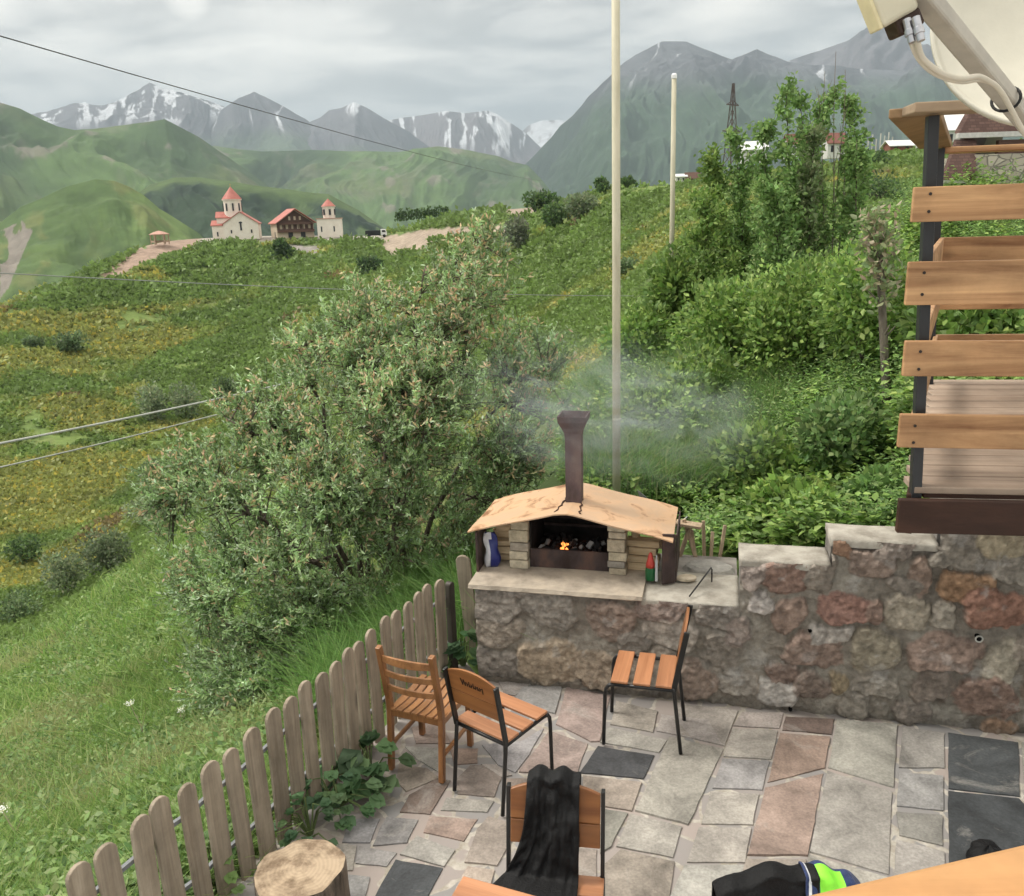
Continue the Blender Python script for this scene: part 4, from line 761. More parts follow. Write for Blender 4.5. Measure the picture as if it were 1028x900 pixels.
# ---------------------------------------------------------------- chairs
LACQ = wood('lacquered_wood', (.19, .068, .022), (.32, .135, .045), axis=0, scale=6, rough=.38, spec=.5, bump=.05, knots=False)
LACQS = wood('seat_wood', (.28, .115, .05), (.44, .205, .10), axis=0, scale=6, rough=.42, spec=.5, bump=.05, knots=False)
BMETAL = plain('black_steel', (.012, .012, .012), .38, .5)
def metal_chair(label, lettering=False):
    root = empty('metal_chair', (0, 0, 0), 0, label, 'chair'); hw = .19
    def bend(s): return [(s * hw, .225, 0), (s * hw, .215, .36), (s * hw, .208, .405), (s * hw, .19, .432), (s * hw, .155, .44)]
    for s in (-1, 1):
        b = MB(); b.tube(bend(s), .0125, 10); b.build('leg', BMETAL, root, smooth=True)
        b = MB(); b.tube([(s * hw, -.265, 0), (s * hw, -.215, .43), (s * hw, -.213, .46)], .0125, 10); b.build('leg', BMETAL, root, smooth=True)
        b = MB(); b.bar((s * (hw + .002), -.212, .44), (s * (hw + .002), -.285, .845), .016, .034, (0, 1, 0)); b.build('back_post', BMETAL, root, bevel=.003)
    b = MB()
    for s in (-1, 1): b.tube([(s * hw, .16, .44), (s * hw, -.215, .44)], .0125, 10)
    b.tube([(-hw, .15, .436), (hw, .15, .436)], .010, 8); b.tube([(-hw, -.205, .436), (hw, -.205, .436)], .011, 8); b.build('seat_frame', BMETAL, root, smooth=True)
    for y in (.125, -.015, -.155):
        b = MB(); b.box((0, y, .462), (.40, .108, .018)); b.build('seat_slat', LACQS, root, bevel=.005)
    def yb(z): return -.212 - (z - .44) * .18
    b = MB(); b.prism([(-hw + .008, yb(.60) + .004, .60), (hw - .008, yb(.60) + .004, .60), (hw - .008, yb(.705) + .004, .705), (-hw + .008, yb(.705) + .004, .705)], (0, .016, 0)); b.build('back_board', LACQ, root, bevel=.004)
    xs = np.linspace(-hw + .008, hw - .008, 15); top = [(x, yb(.83) + .004, .832 + .048 * (1 - (x / hw) ** 2)) for x in xs]
    b = MB(); b.prism([(-hw + .008, yb(.709) + .004, .709), (hw - .008, yb(.709) + .004, .709)] + [(p[0], yb(p[2]) + .004, p[2]) for p in top[::-1]], (0, .016, 0)); ub = b.build('back_board', LACQ, root, bevel=.004)
    if lettering:    # worn dark lettering on the rear of the upper board: too blurred to read in the photograph, so strokes
        q = MB(); r = random.Random(11); x = .085
        def stroke(x0, z0, x1, z1, w=.0065):
            x0, x1 = -x0, -x1
            q.bar((x0, yb(z0) + .0025, z0), (x1, yb(z1) + .0025, z1), w, .002, (0, 1, 0))
        stroke(.085, .812, .074, .768); stroke(.074, .768, .062, .808); stroke(.062, .808, .053, .768); stroke(.053, .768, .046, .795)
        for k in range(7):
            x = .038 - k * .016; h = .795 if k not in (1, 3) else .806
            stroke(x, .768, x - .001, h, .005); stroke(x, .79 if k % 2 else .77, x - .010, .77 if k % 2 else .79, .004)
        stroke(-.078, .795, -.078, .756); stroke(-.078, .795, -.066, .786, .005)
        q.build('lettering', plain('burnt_mark', (.03, .014, .008), .7), ub)
    return root
def put(o, c, fwd, s=1.0):
    o.location = (c[0], c[1], 0.012); o.rotation_euler = (0, 0, math.atan2(fwd[1], fwd[0]) - math.pi / 2); o.scale = (s, s, s); return o
ch3 = put(metal_chair('metal framed chair with bare orange slats facing left, standing against the stone wall'), (.815, 5.055), (-.49, .13), 1.02)
ch2 = put(metal_chair('metal framed chair with dark lettering on its backrest, beside the all wooden chair', True), (-.10, 4.585), (.63, .775), 1.0)
chj = put(metal_chair('metal framed chair under the black jacket, facing the camera at the front'), (.10, 3.02), (-.16, -1), 1.12); chj.scale = (1.12, 1.12, 1.04)
chk = put(metal_chair('metal framed chair mostly hidden by black clothes and the near handrail'), (1.03, 2.50), (-.02, -1), 1.08); chk.scale = (1.1, 1.08, .962)
WCH = wood('wooden_chair_wood', (.18, .075, .028), (.32, .15, .058), axis=2, scale=7, rough=.4, spec=.5, bump=.06)
WCHY = wood('wooden_chair_slat', (.22, .095, .035), (.38, .185, .075), axis=1, scale=7, rough=.36, spec=.5, bump=.06)
def wooden_chair():
    root = empty('wooden_chair', (0, 0, 0), 0, 'all wooden slatted chair with three rail backrest beside the picket fence', 'chair'); hw = .185
    for s in (-1, 1):
        b = MB(); P = [(s * hw, -.225, 0), (s * hw, -.185, .42), (s * hw, -.19, .5), (s * hw, -.265, .90)]
        for a, c in zip(P[:-1], P[1:]): b.bar(Vector(a), Vector(c) + (Vector(c) - Vector(a)) * .004, .034, .04, (0, 1, 0))
        b.build('leg', WCH, root, bevel=.004)
        b = MB(); b.bar((s * hw, .19, 0), (s * hw, .185, .43), .036, .036, (0, 1, 0)); b.build('leg', WCH, root, bevel=.004)
        b = MB(); b.box((s * hw, 0, .40), (.022, .34, .045)); b.build('apron', WCHY, root, bevel=.003)
        b = MB(); b.box((s * hw, 0, .17), (.02, .35, .026)); b.build('stretcher', WCHY, root, bevel=.003)
    for y in (-.185, .19):
        b = MB(); b.box((0, y, .40), (.34, .022, .045)); b.build('apron', WCH, root, bevel=.003)
    for i in range(7):
        x = -.165 + i * .055; b = MB(); n = 9; V = []
        for j in range(n):
            y = -.205 + .44 * j / (n - 1); z = .44 - .018 * math.sin(math.pi * min(1, j / 6.5)); V += [(x - .0215, y, z), (x + .0215, y, z), (x + .0215, y, z - .016), (x - .0215, y, z - .016)]
        b.add(V, [(j * 4 + k, j * 4 + (k + 1) % 4, j * 4 + 4 + (k + 1) % 4, j * 4 + 4 + k) for j in range(n - 1) for k in range(4)] + [(3, 2, 1, 0), tuple((n - 1) * 4 + k for k in range(4))]); b.build('seat_slat', WCHY, root, bevel=.003)
    for z in (.60, .71, .82):
        b = MB(); n = 9; V = []
        for j in range(n):
            x = -hw + .012 + (2 * hw - .024) * j / (n - 1); y = -.19 - (z - .5) * .1875 - .028 * (1 - (x / hw) ** 2); h = .02 + (.008 if z > .8 else 0) * (1 - (x / hw) ** 2)
            V += [(x, y - .008, z - h), (x, y + .008, z - h), (x, y + .008, z + h), (x, y - .008, z + h)]
        b.add(V, [(j * 4 + k, j * 4 + 4 + k, j * 4 + 4 + (k + 1) % 4, j * 4 + (k + 1) % 4) for j in range(n - 1) for k in range(4)] + [(0, 1, 2, 3), tuple((n - 1) * 4 + k for k in range(4))[::-1]]); b.build('back_rail', WCHY, root, bevel=.003)
    return root
wch = put(wooden_chair(), (-.575, 4.86), (.40, .92), .98)

# ---------------------------------------------------------------- cloth over the chair backs
def cloth_mat(name, c, sheen=.4):
    m = noisy(name, tuple(v * .7 for v in c), tuple(v * 1.25 for v in c), 22, rough=.9, spec=.15, bump=.35, bscale=120); b = m.node_tree.nodes['Principled BSDF']; b.inputs['Sheen Weight'].default_value = sheen; b.inputs['Sheen Roughness'].default_value = .4; b.inputs['Sheen Tint'].default_value = (.5, .5, .55, 1); return m
def drape(name, chair, x0, x1, front, back, flare, m, seed=1, off=.012, parent=None, sy=1.0, nx=44, fold=.016, crump=.06):
    """cloth hung over the backrest top of a chair, in the chair's own frame; flare = extra (left,right) spread at the front hem"""
    ny = 60; L = front + back; V = []; ztop = .905 + off
    for j in range(ny):
        s = -back + L * j / (ny - 1)
        for i in range(nx):
            t = i / (nx - 1); x = x0 + (x1 - x0) * t; zt = ztop - .045 * (x / .19) ** 2 - .006; d = abs(s); cap = .03
            if d < cap: a = s / cap * math.pi / 2; yy = -.283 + .028 * math.sin(a); z = zt - .012 * (1 - math.cos(a)); 
            else:
                sg = 1 if s > 0 else -1; z = zt - .012 - (d - cap); yy = -.283 + sg * (.028 + off * .4) + (.84 - z) * .17 * 1.0 + (.035 * ((d - cap)) if sg > 0 else -.02 * (d - cap))
            f = max(0, s) / front if s > 0 else 0; g = f ** 3.2; x2 = x + (flare[0] * (1 - t) + flare[1] * t) * g
            if s > 0 and z < .50: yy += (.50 - z) * .9; z = .485 + (z - .50) * .12       # runs out on the seat
            w_ = .35 + .65 * min(1, d / .15); ph = fbm(np.array(x * 14.), np.array(s * 2.2), seed, 3)
            q = fold * w_ * 3.2 * (float(ridged(np.array(t * 4.2 + .9 * float(ph) + .5 * s), np.array(s * 1.3 + 2 * float(ph)), seed, 3)) - .6) + crump * (float(fbm(np.array(x * 9.), np.array(s * 8.), seed + 4, 5, .58)) - .5)
            V.append((x2, yy + q * .8 + (.012 if s > 0 else -.012), z + q * .25 + (.012 * math.sin(t * 14 + seed) if d < cap * 2 else 0)))
    b = MB(); b.add(V, [(j * nx + i, j * nx + i + 1, (j + 1) * nx + i + 1, (j + 1) * nx + i) for j in range(ny - 1) for i in range(nx - 1)])
    o = b.build(name, m, None, smooth=True)
    md = o.modifiers.new('thick', 'SOLIDIFY'); md.thickness = .008; md.offset = 0; sb = o.modifiers.new('sub', 'SUBSURF'); sb.levels = 1; sb.render_levels = 1
    o.location = chair.location; o.rotation_euler = chair.rotation_euler; o.scale = chair.scale
    return o
VELVET = cloth_mat('black_velvet', (.0028, .0028, .0032), .06); VELVET.node_tree.nodes['Principled BSDF'].inputs['Roughness'].default_value = .62; VELVET.node_tree.nodes['Principled BSDF'].inputs['Specular IOR Level'].default_value = .3
tag(drape('jacket', chj, -.10, .115, .52, .36, (-.0, .17), VELVET, 3, fold=.022, crump=.11), 'crumpled black velvet jacket hung over a chair back and trailing on its seat', 'jacket')
tag(drape('dark_clothes', chk, -.10, .262, .40, .42, (0, .05), VELVET, 8, .0, fold=.008), 'smooth black garment spread over the chair back behind the near handrail', 'clothes')
NAVY = cloth_mat('navy_cloth', (.035, .05, .12), .3)
nv = tag(drape('blue_shirt', chk, -.27, -.05, .30, .40, (-.03, 0), NAVY, 5, .012, nx=22, fold=.007), 'blue garment with a neon green panel lying over the chair back beside the black garment', 'shirt')

def neon():
    me = nv.data; nx = 22
    m = plain('neon_green', (.28, .85, .06), .7)
    me.materials.append(m); me.materials.append(plain('white_thread', (.7, .72, .75), .8))
    for p in me.polygons:
        j, i = divmod(p.index, nx - 1)
        if 7 <= i <= 15 and 33 <= j <= 56: p.material_index = 1
        if i in (19,) or j in (57,): p.material_index = 2
neon()
def cap():
    o = empty('cloth_cap', (2.46, 3.80, .01), -.57, 'small black cloth cap with a white mark lying on the dark slab by the handrail', 'cap'); n, m = 28, 9; V = []
    for j in range(m):
        ph = math.pi / 2 * j / (m - 1)
        for i in range(n):
            a = 2 * math.pi * i / n; q = 1 + .16 * (float(vnoise(np.array(math.cos(a) * 2 + 4), np.array(math.sin(a) * 2 + j * .3), 3)) - .5) * 2
            V.append((.10 * math.cos(ph) ** .6 * math.cos(a) * q, .08 * math.cos(ph) ** .6 * math.sin(a) * q, .085 * math.sin(ph) * q))
    b = MB(); b.add(V, [(j * n + i, j * n + (i + 1) % n, (j + 1) * n + (i + 1) % n, (j + 1) * n + i) for j in range(m - 1) for i in range(n)]); b.build('crown', VELVET, o, smooth=True)
    b = MB(); P = [(.085 * math.cos(a), -.055 + .1 * math.sin(a), .012 + .012 * math.cos(2 * a)) for a in np.linspace(math.pi, 2 * math.pi, 14)]; b.prism([(x * 1.15 - .0, y * 1.0, z) for x, y, z in P], (0, 0, .006)); b.build('brim', VELVET, o)
    b = MB(); b.prism([(-.036, -.082, .046), (-.012, -.09, .036), (.004, -.088, .046), (.014, -.092, .034), (.034, -.082, .05), (.008, -.076, .066), (-.018, -.076, .066)], (0, -.006, .002)); b.build('white_mark', plain('white_print', (.75, .75, .75)), o)
cap()

def table():
    c = at_z(465, 878, .72); e1 = at_z(545, 900, .72) - c; e2 = at_z(436, 912, .72) - c; e1 /= np.linalg.norm(e1); e2 /= np.linalg.norm(e2); e2 = e2 - e1 * (e1 @ e2); e2 /= np.linalg.norm(e2)
    o = empty('wooden_table', c * np.array([1, 1, 0]), math.atan2(e1[1], e1[0]), 'corner of an orange wooden tabletop at the bottom edge, before the jacket chair', 'table'); sg = 1 if e1[0] * e2[1] - e1[1] * e2[0] > 0 else -1
    for i in range(4):
        b = MB(); b.box((.55, sg * (.07 + i * .145), .70), (1.1, .14, .03)); b.build('table_slat', LACQS, o, bevel=.006)
    for x in (.08, 1.02):
        for y in (.06, .52):
            b = MB(); b.box((x, sg * y, .34), (.04, .04, .69)); b.build('leg', BMETAL, o, bevel=.003)
table()
# ---------------------------------------------------------------- wooden balcony on the right
PLANK = wood('balcony_plank', (.20, .085, .033), (.58, .345, .17), axis=0, scale=5, rough=.6, spec=.35, bump=.2)
PLANKY = wood('balcony_plank_long', (.21, .10, .045), (.54, .335, .175), axis=1, scale=5, rough=.6, spec=.35, bump=.2)
HAND = wood('handrail_grey', (.20, .14, .09), (.34, .25, .165), axis=0, scale=5, rough=.7, bump=.2)
HANDY = wood('handrail_side', (.17, .105, .05), (.30, .19, .10), axis=1, scale=5, rough=.7, bump=.2)
def balcony():
    A = np.array([1.30, 2.90, 0]); B = np.array([2.28, 4.76, 0]); fx = np.array([.9872, -.1595, 0]); L = 2.6
    rz = math.atan2(fx[1], fx[0]); root = empty('wooden_balcony', A, rz, 'orange plank railed balcony with black steel corner post and dark brown beam', 'balcony')
    rot = np.array([[math.cos(-rz), -math.sin(-rz)], [math.sin(-rz), math.cos(-rz)]]); b2 = rot @ (B - A)[:2]; S = Vector((b2[0], b2[1], 0)); Sd = S.normalized(); Sn = Vector((-Sd.y, Sd.x, 0))
    zf = lambda y: at_d(905, y, 2.9)[2]
    bands = [(zf(222), zf(187)), (zf(306), zf(263)), (zf(378), zf(343)), (zf(450), zf(417))]
    for i, (z0, z1) in enumerate(bands):
        o_ = (0.0, .004, -.012, -.018)[i]; x0 = (.026, .030, .042, .048)[i]
        b = MB(); b.box((x0 + L / 2, -.012, (z0 + z1) / 2), (L, .022, z1 - z0), Matrix.Rotation(.004 * (i - 1), 3, 'Y')); rbd = b.build('rail_board', PLANK, root, bevel=.004)
        for q in (.25, .75):
            sw = MB(); sw.tube([(x0 + .05, -.026, z0 + (z1 - z0) * q), (x0 + .05, -.0225, z0 + (z1 - z0) * q)], .0052, 8); sw.build('screw', plain('dark_screw', (.03, .022, .018), .5), rbd)
        b = MB(); a0 = Sd * .03 + Vector((.05 + x0, 0, 0)); b.bar(a0 + Vector((0, 0, (z0 + z1) / 2)), S + Vector((.05 + x0, 0, 0)) + Vector((0, 0, (z0 + z1) / 2)), .022, z1 - z0); b.build('rail_board', PLANKY, root, bevel=.004)
        b = MB(); b.box((S.x + L / 2 + .02, S.y - .01, (z0 + z1) / 2), (L, .022, z1 - z0)); b.build('rail_board', PLANK, root, bevel=.004)
    ft = zf(489) ; ht = zf(105)
    for p, top in (((.065, .035, 0), ht - .035), ((S.x + .0, S.y - .05, 0), ht - .035), ((1.9, .035, 0), ht - .035)):
        b = MB(); b.bar((p[0] + .075, p[1], ft - .06), (p[0] + .012, p[1], top), .034, .04, (0, 1, 0)); b.build('post', plain('black_paint', (.018, .019, .021), .45, .5), root, bevel=.003)
    b = MB(); b.box((L / 2, .03, ht - .014), (L, .145, .03)); b.build('handrail', HAND, root, bevel=.004)
    b = MB(); b.bar(Sd * .10 + Sn * -.005 + Vector((0, 0, ht - .016)), S + Vector((0, 0, ht - .016)), .155, .03); b.build('handrail', HANDY, root, bevel=.004)
    b = MB(); b.box((S.x + L / 2 + .03, S.y, ht - .045), (L, .14, .03)); b.build('handrail', PLANK, root, bevel=.004)
    dk = wood('deck_board', (.25, .18, .13), (.38, .295, .225), axis=0, scale=5, rough=.75)
    w_ = .145; k = int(S.y / w_) + 1
    for i in range(k):
        y0 = .01 + i * w_; t = (y0 + w_ / 2) / S.y; x0 = S.x * t + .10; b = MB(); b.box((x0 + L / 2, y0 + w_ / 2, ft - .012), (L, w_ - .007, .024)); b.build('deck_board', dk, root, bevel=.003)
    b = MB(); b.box((L / 2 + .08, -.014, ft - .098), (L + .02, .03, .125)); b.bar(Vector((.12, .02, ft - .105)), S + Vector((.10, 0, ft - .105)), .03, .15); b.box((L / 2 + S.x + .14, S.y + .03, ft - .105), (L, .03, .15))
    for i in range(1, 5): b.box((L / 2 + .14 + S.x * i / 5, S.y * i / 5, ft - .10), (L, .05, .12))
    b.build('beam', noisy('dark_brown_beam', (.030, .014, .009), (.07, .032, .02), 6, stretch=(.3, 1, 1), rough=.6, bump=.2), root, bevel=.004)
    b = MB()
    for x, y in ((1.2, .25), (1.9, S.y - .4)): b.box((x, y, (ft - .2) / 2 - .1), (.1, .1, ft - .2))
    b.build('support_post', plain('black_paint_post', (.02, .02, .022), .5), root)
balcony()
def near_rail():
    a = at_z(820, 900, 2.85); c = at_z(1028, 851, 2.85); d = (c - a) / np.linalg.norm(c - a); n = np.array([-d[1], d[0], 0]); o = empty('near_handrail', a, 0, 'bright orange wooden handrail crossing the bottom right corner close to the camera', 'handrail')
    b = MB(); b.bar(-d * .5 - n * .05 - np.array([0, 0, .015]), d * 1.5 - n * .05 - np.array([0, 0, .015]), .10, .042); b.build('top_board', wood('near_rail_wood', (.33, .15, .055), (.54, .30, .13), axis=0, scale=3.2, rough=.5, bump=.1), o, bevel=.006)
    b = MB(); b.bar(-d * .5 - n * .075 - np.array([0, 0, .125]), d * 1.5 - n * .075 - np.array([0, 0, .125]), .022, .14); b.build('rail_board', PLANK, o, bevel=.003)
    for k in (-.45, 1.45):
        b = MB(); b.box(tuple(d * k - n * .045 - np.array([0, 0, .52])), (.05, .05, 1.0)); b.build('post', plain('black_paint_near', (.02, .02, .022), .5), o)
near_rail()

# ---------------------------------------------------------------- satellite dish
def dish():
    C = at_d(1064, 10, 2.1); L0 = at_d(891, 0, 1.5); root = empty('satellite_dish', C, 0, 'cream satellite dish with receiver arm and two cables at the top right', 'satellite dish')
    cream = plain('cream_paint', (.60, .57, .475), .45, .4, var=.04); grey = plain('arm_paint', (.42, .385, .325), .5, .4, var=.1); brown = plain('brown_plastic', (.045, .025, .018), .5)
    nrm = Vector((-.38, -.88, .25)).normalized(); ux = nrm.cross(Vector((0, 0, 1))).normalized(); uy = ux.cross(nrm); R = .262; n = 64; V = []
    rows = [(0, .0), (.25, .0), (.5, .0), (.75, .0), (.93, .0), (.955, .0), (.965, .007), (.99, .009), (1.0, .004), (1.0, -.01)]
    def pt(q, dz, off): return lambda a: ux * (R * q * math.cos(a)) + uy * (R * q * math.sin(a)) + nrm * (.055 * q * q + dz + off)
    full = rows + [(.97, -.014), (.7, -.014), (.3, -.014), (0, -.014)]
    for q, dz in full: V += [pt(q, dz, -.05)(2 * math.pi * i / n) for i in range(n)]
    b = MB(); b.add(V, [(j * n + i, j * n + (i + 1) % n, (j + 1) * n + (i + 1) % n, (j + 1) * n + i) for j in range(len(full) - 1) for i in range(n)]); b.build('reflector', cream, root, smooth=True)
    a = Vector(at_d(918, -14, 1.48) - C); e = Vector(at_d(1075, 176, 2.02) - C)
    b = MB(); b.bar(a, e, .030, .034, (0, -1, .3)); b.build('feed_arm', grey, root, bevel=.005)
    ax = Vector(at_d(920, 36, 1.5) - at_d(886, -52, 1.5)).normalized(); sd = Vector(RGT.tolist()); sd = (sd - ax * sd.dot(ax)).normalized(); dp = ax.cross(sd)
    M = Matrix((sd, dp, ax)).transposed(); c0 = Vector(L0 - C)
    b = MB(); b.box(c0 + ax * -.035, (.062, .05, .14), M); ln = b.build('receiver', plain('cream_plastic', (.58, .535, .40), .4, .5, var=.04), root, bevel=.008, seg=3)
    b = MB(); b.box(c0 + sd * .012 + ax * .046 + dp * -.006, (.042, .05, .028), M); b.build('receiver_foot', brown, ln, bevel=.005)
    b = MB(); b.box(c0 + sd * -.0325 + ax * -.03, (.006, .045, .13), M); b.build('side_cover', plain('yellowed_plastic', (.66, .58, .36), .45), ln, bevel=.003)
    b = MB(); b.lathe([(.02, -.02), (.024, 0), (.024, .02), (.018, .03)], tuple(a + Vector((.03, -.03, .035))), 16); b.build('clamp', cream, root, smooth=True)
    for k, (dx, dy) in enumerate(((0, 0), (9, -2))):
        P = [(912, 27), (913, 34), (916, 45), (922, 58), (933, 70), (948, 78), (966, 82), (982, 80), (995, 83), (1004, 91), (1013, 106), (1026, 130), (1045, 162)]
        P = [(x + dx * max(0, 1 - i / 5), y + dy * max(0, 1 - i / 5) - (3 * k if 3 < i < 8 else 0)) for i, (x, y) in enumerate(P)]; dd = np.linspace(1.47, 1.93, len(P))
        W = [Vector(at_d(x, y, d - .17 * min(1, i_ / 6) - .012 * k) - C) for i_, ((x, y), d) in enumerate(zip(P, dd))]; S = []
        for i in range(len(W) - 1):
            p0, p1, p2, p3 = W[max(i - 1, 0)], W[i], W[i + 1], W[min(i + 2, len(W) - 1)]
            for t in (0, .25, .5, .75): S.append(.5 * ((2 * p1) + (p2 - p0) * t + (2 * p0 - 5 * p1 + 4 * p2 - p3) * t * t + (3 * p1 - p0 - 3 * p2 + p3) * t ** 3))
        b = MB(); b.tube(S, .0046, 10); b.build('cable', plain('cream_cable', (.58, .53, .43), .5, var=.06), root, smooth=True)
        b = MB(); d = Vector((UPV * -1 + RGT * .25).tolist()).normalized(); b.tube([S[0] - d * .012, S[0] + d * .004, S[0] + d * .005, S[0] + d * .014, S[0] + d * .015, S[0] + d * .026], [.0065, .0065, .0078, .0078, .006, .006], 12); b.build('connector', plain('plug_metal', (.5, .5, .52), .3, .5, .9), root)
    da = (e - a).normalized(); t0 = a + (e - a) * .50; p1 = da.cross(Vector((0, -1, 0))).normalized(); p2 = da.cross(p1); b = MB(); cc = [t0 + p1 * (.023 * math.cos(q) + .003) + p2 * (.026 * math.sin(q)) for q in np.linspace(0, 2 * math.pi, 22)]; b.tube(cc, .0028, 6, caps=False); b.build('cable_tie', plain('black_tie', (.01, .01, .01), .5), root)
    b = MB(); bk = -nrm * .16; b.tube([tuple(-nrm * .06), tuple(bk)], .03, 12); b.tube([tuple(bk), tuple(bk + Vector((.35, .0, -.02))), tuple(bk + Vector((.45, -.1, -.02))), tuple(bk + Vector((.9, -2.2, -.02)))], .024, 12); b.build('mount', grey, root)
dish()

# ---------------------------------------------------------------- poles, mast, cables
def flag_pole(x, yb, d, ytop, r, label, ring=None):
    base = at_d(x, yb, d); zb = float(terrain_z(base[0], base[1])) - .1; ht = at_d(x, ytop, d)[2] - zb
    o = empty('flag_pole', (base[0], base[1], zb), 0, label, 'pole'); b = MB(); b.tube([(0, 0, 0), (-.008, 0, ht * .5), (-.02, 0, ht)], [r, r * .97, r * .9], 16)
    b.build('shaft', noisy('cream_pole_paint', (.42, .39, .28), (.58, .54, .41), 3, rough=.6, stretch=(3, 3, .6), bump=.1), o, smooth=True)
    b = MB(); b.lathe([(r * .9, ht - .005), (r * 1.06, ht), (r * 1.06, ht + .05), (r * .6, ht + .07)], (-.02, 0, 0), 16); b.build('cap', plain('white_cap', (.8, .8, .8)), o)
    if ring:
        z = at_d(x, ring, d)[2] - zb; b = MB(); b.lathe([(r * 1.02, z - .01), (r * 1.1, z - .006), (r * 1.1, z + .006), (r * 1.02, z + .01)], n=16); b.build('joint', plain('joint_paint', (.4, .37, .28)), o)
flag_pole(619, 497, 7.3, -60, .036, 'tall cream pole rising behind the barbecue roof and out of the picture', 421)
flag_pole(674, 290, 14.0, 79, .041, 'shorter cream pole with white cap standing in the hillside bushes')
def mast():
    b0 = at_d(733, 176, 165); zb = float(terrain_z(b0[0], b0[1])); zt = at_d(733, 84, 165)[2]; h = zt - zb
    o = empty('lattice_mast', (b0[0], b0[1], zb), .5, 'brown steel lattice mast with two cross arms on the skyline', 'mast'); b = MB(); w0, w1 = 1.2, .1; steel = plain('rusty_steel', (.10, .075, .07))
    f = lambda t: w0 + (w1 - w0) * min(1, t / .9)
    for sx in (-1, 1):
        for sy in (-1, 1): b.bar((sx * w0, sy * w0, 0), (sx * w1, sy * w1, h), .17, .17)
    N_ = 11
    for i in range(N_):
        t0, t1 = (i / N_) ** .85, ((i + 1) / N_) ** .85; a, c = f(t0), f(t1)
        for (ax, ay), (bx, by) in (((-1, -1), (1, -1)), ((1, -1), (1, 1)), ((1, 1), (-1, 1)), ((-1, 1), (-1, -1))):
            b.bar((ax * a, ay * a, t0 * h), (bx * c, by * c, t1 * h), .06, .06); b.bar((bx * a, by * a, t0 * h), (ax * c, ay * c, t1 * h), .06, .06)
    b.build('lattice', steel, o)
    for t, l in ((.55, 2.6), (.80, 1.7)):
        q = MB(); q.bar((-l, -l * .2, t * h), (l, l * .2, t * h), .2, .2); q.bar((-l, -l * .2, t * h), (0, 0, t * h + .8), .1, .1); q.bar((l, l * .2, t * h), (0, 0, t * h + .8), .1, .1); q.build('cross_arm', steel, o)
mast()
def cable(pts, r, sag, label, c):
    P = [at_d(*p) for p in pts]; o = empty('overhead_cable', P[0], 0, label, 'cable'); Q = []
    for i in range(len(P) - 1):
        for t in np.linspace(0, 1, 16)[:-1]: Q.append(P[i] + (P[i + 1] - P[i]) * t - np.array([0, 0, sag * 4 * t * (1 - t)]) - P[0])
    Q.append(P[-1] - P[0]); b = MB(); b.tube(Q, r, 6); b.build('wire', plain('cable_jacket', c, .6), o, smooth=True)
cable([(-330, -54, 16), (-60, 19, 22), (545, 182, 130)], .017, .45, 'thin dark cable sloping down across the sky in front of the snowy mountains', (.10, .10, .11))
cable([(-330, 262, 24), (-60, 271, 30), (700, 297, 60)], .022, .3, 'grey cable running level across the green hillside below the church', (.28, .29, .28))
cable([(-330, 520, 7.5), (-60, 457, 9), (300, 382, 15), (420, 352, 24)], .016, .03, 'thick pale cable, the upper of the two rising into the large bush', (.42, .43, .40))
cable([(-330, 560, 7.6), (-60, 483, 9.2), (300, 394, 15.5), (420, 366, 24)], .011, .04, 'thin pale cable, the lower of the two rising into the large bush', (.38, .39, .36))

# ---------------------------------------------------------------- church, wooden house, bell tower, gazebo, truck on the ridge
CREAM = noisy('cream_stone', (.72, .645, .555), (.80, .735, .65), .5, rough=.9); RED = noisy('red_tin_roof', (.37, .125, .10), (.46, .175, .14), .6, rough=.6); DKWOOD = plain('dark_timber', (.11, .06, .045)); DARK = plain('window_dark', (.03, .03, .035), .3)
def gable(b, x0, x1, y0, y1, ze, zr, along='y', mi=0):
    """solid with a gable roof shape (walls only)"""
    if along == 'y': xm = (x0 + x1) / 2; b.prism([(x0, y0, 0), (x1, y0, 0), (x1, y0, ze), (xm, y0, zr), (x0, y0, ze)], (0, y1 - y0, 0), mi)
    else: ym = (y0 + y1) / 2; b.prism([(x0, y0, 0), (x0, y1, 0), (x0, y1, ze), (x0, ym, zr), (x0, y0, ze)], (x1 - x0, 0, 0), mi)
def gable_roof(b, x0, x1, y0, y1, ze, zr, along='y', t=.25, o=.35):
    if along == 'y':
        xm = (x0 + x1) / 2; s = (zr - ze) / (xm - x0)
        for a in (-1, 1):
            xe = xm + a * (xm - x0 + o); z_e = ze - s * o; b.prism([(xm, y0 - o, zr + .04), (xe, y0 - o, z_e + .04), (xe, y0 - o, z_e + t), (xm, y0 - o, zr + t)], (0, y1 - y0 + 2 * o, 0))
    else:
        ym = (y0 + y1) / 2; s = (zr - ze) / (ym - y0)
        for a in (-1, 1):
            ye = ym + a * (ym - y0 + o); z_e = ze - s * o; b.prism([(x0 - o, ym, zr + .04), (x0 - o, ye, z_e + .04), (x0 - o, ye, z_e + t), (x0 - o, ym, zr + t)], (x1 - x0 + 2 * o, 0, 0))
def ground_z(P): return float(terrain_z(P[0], P[1]))
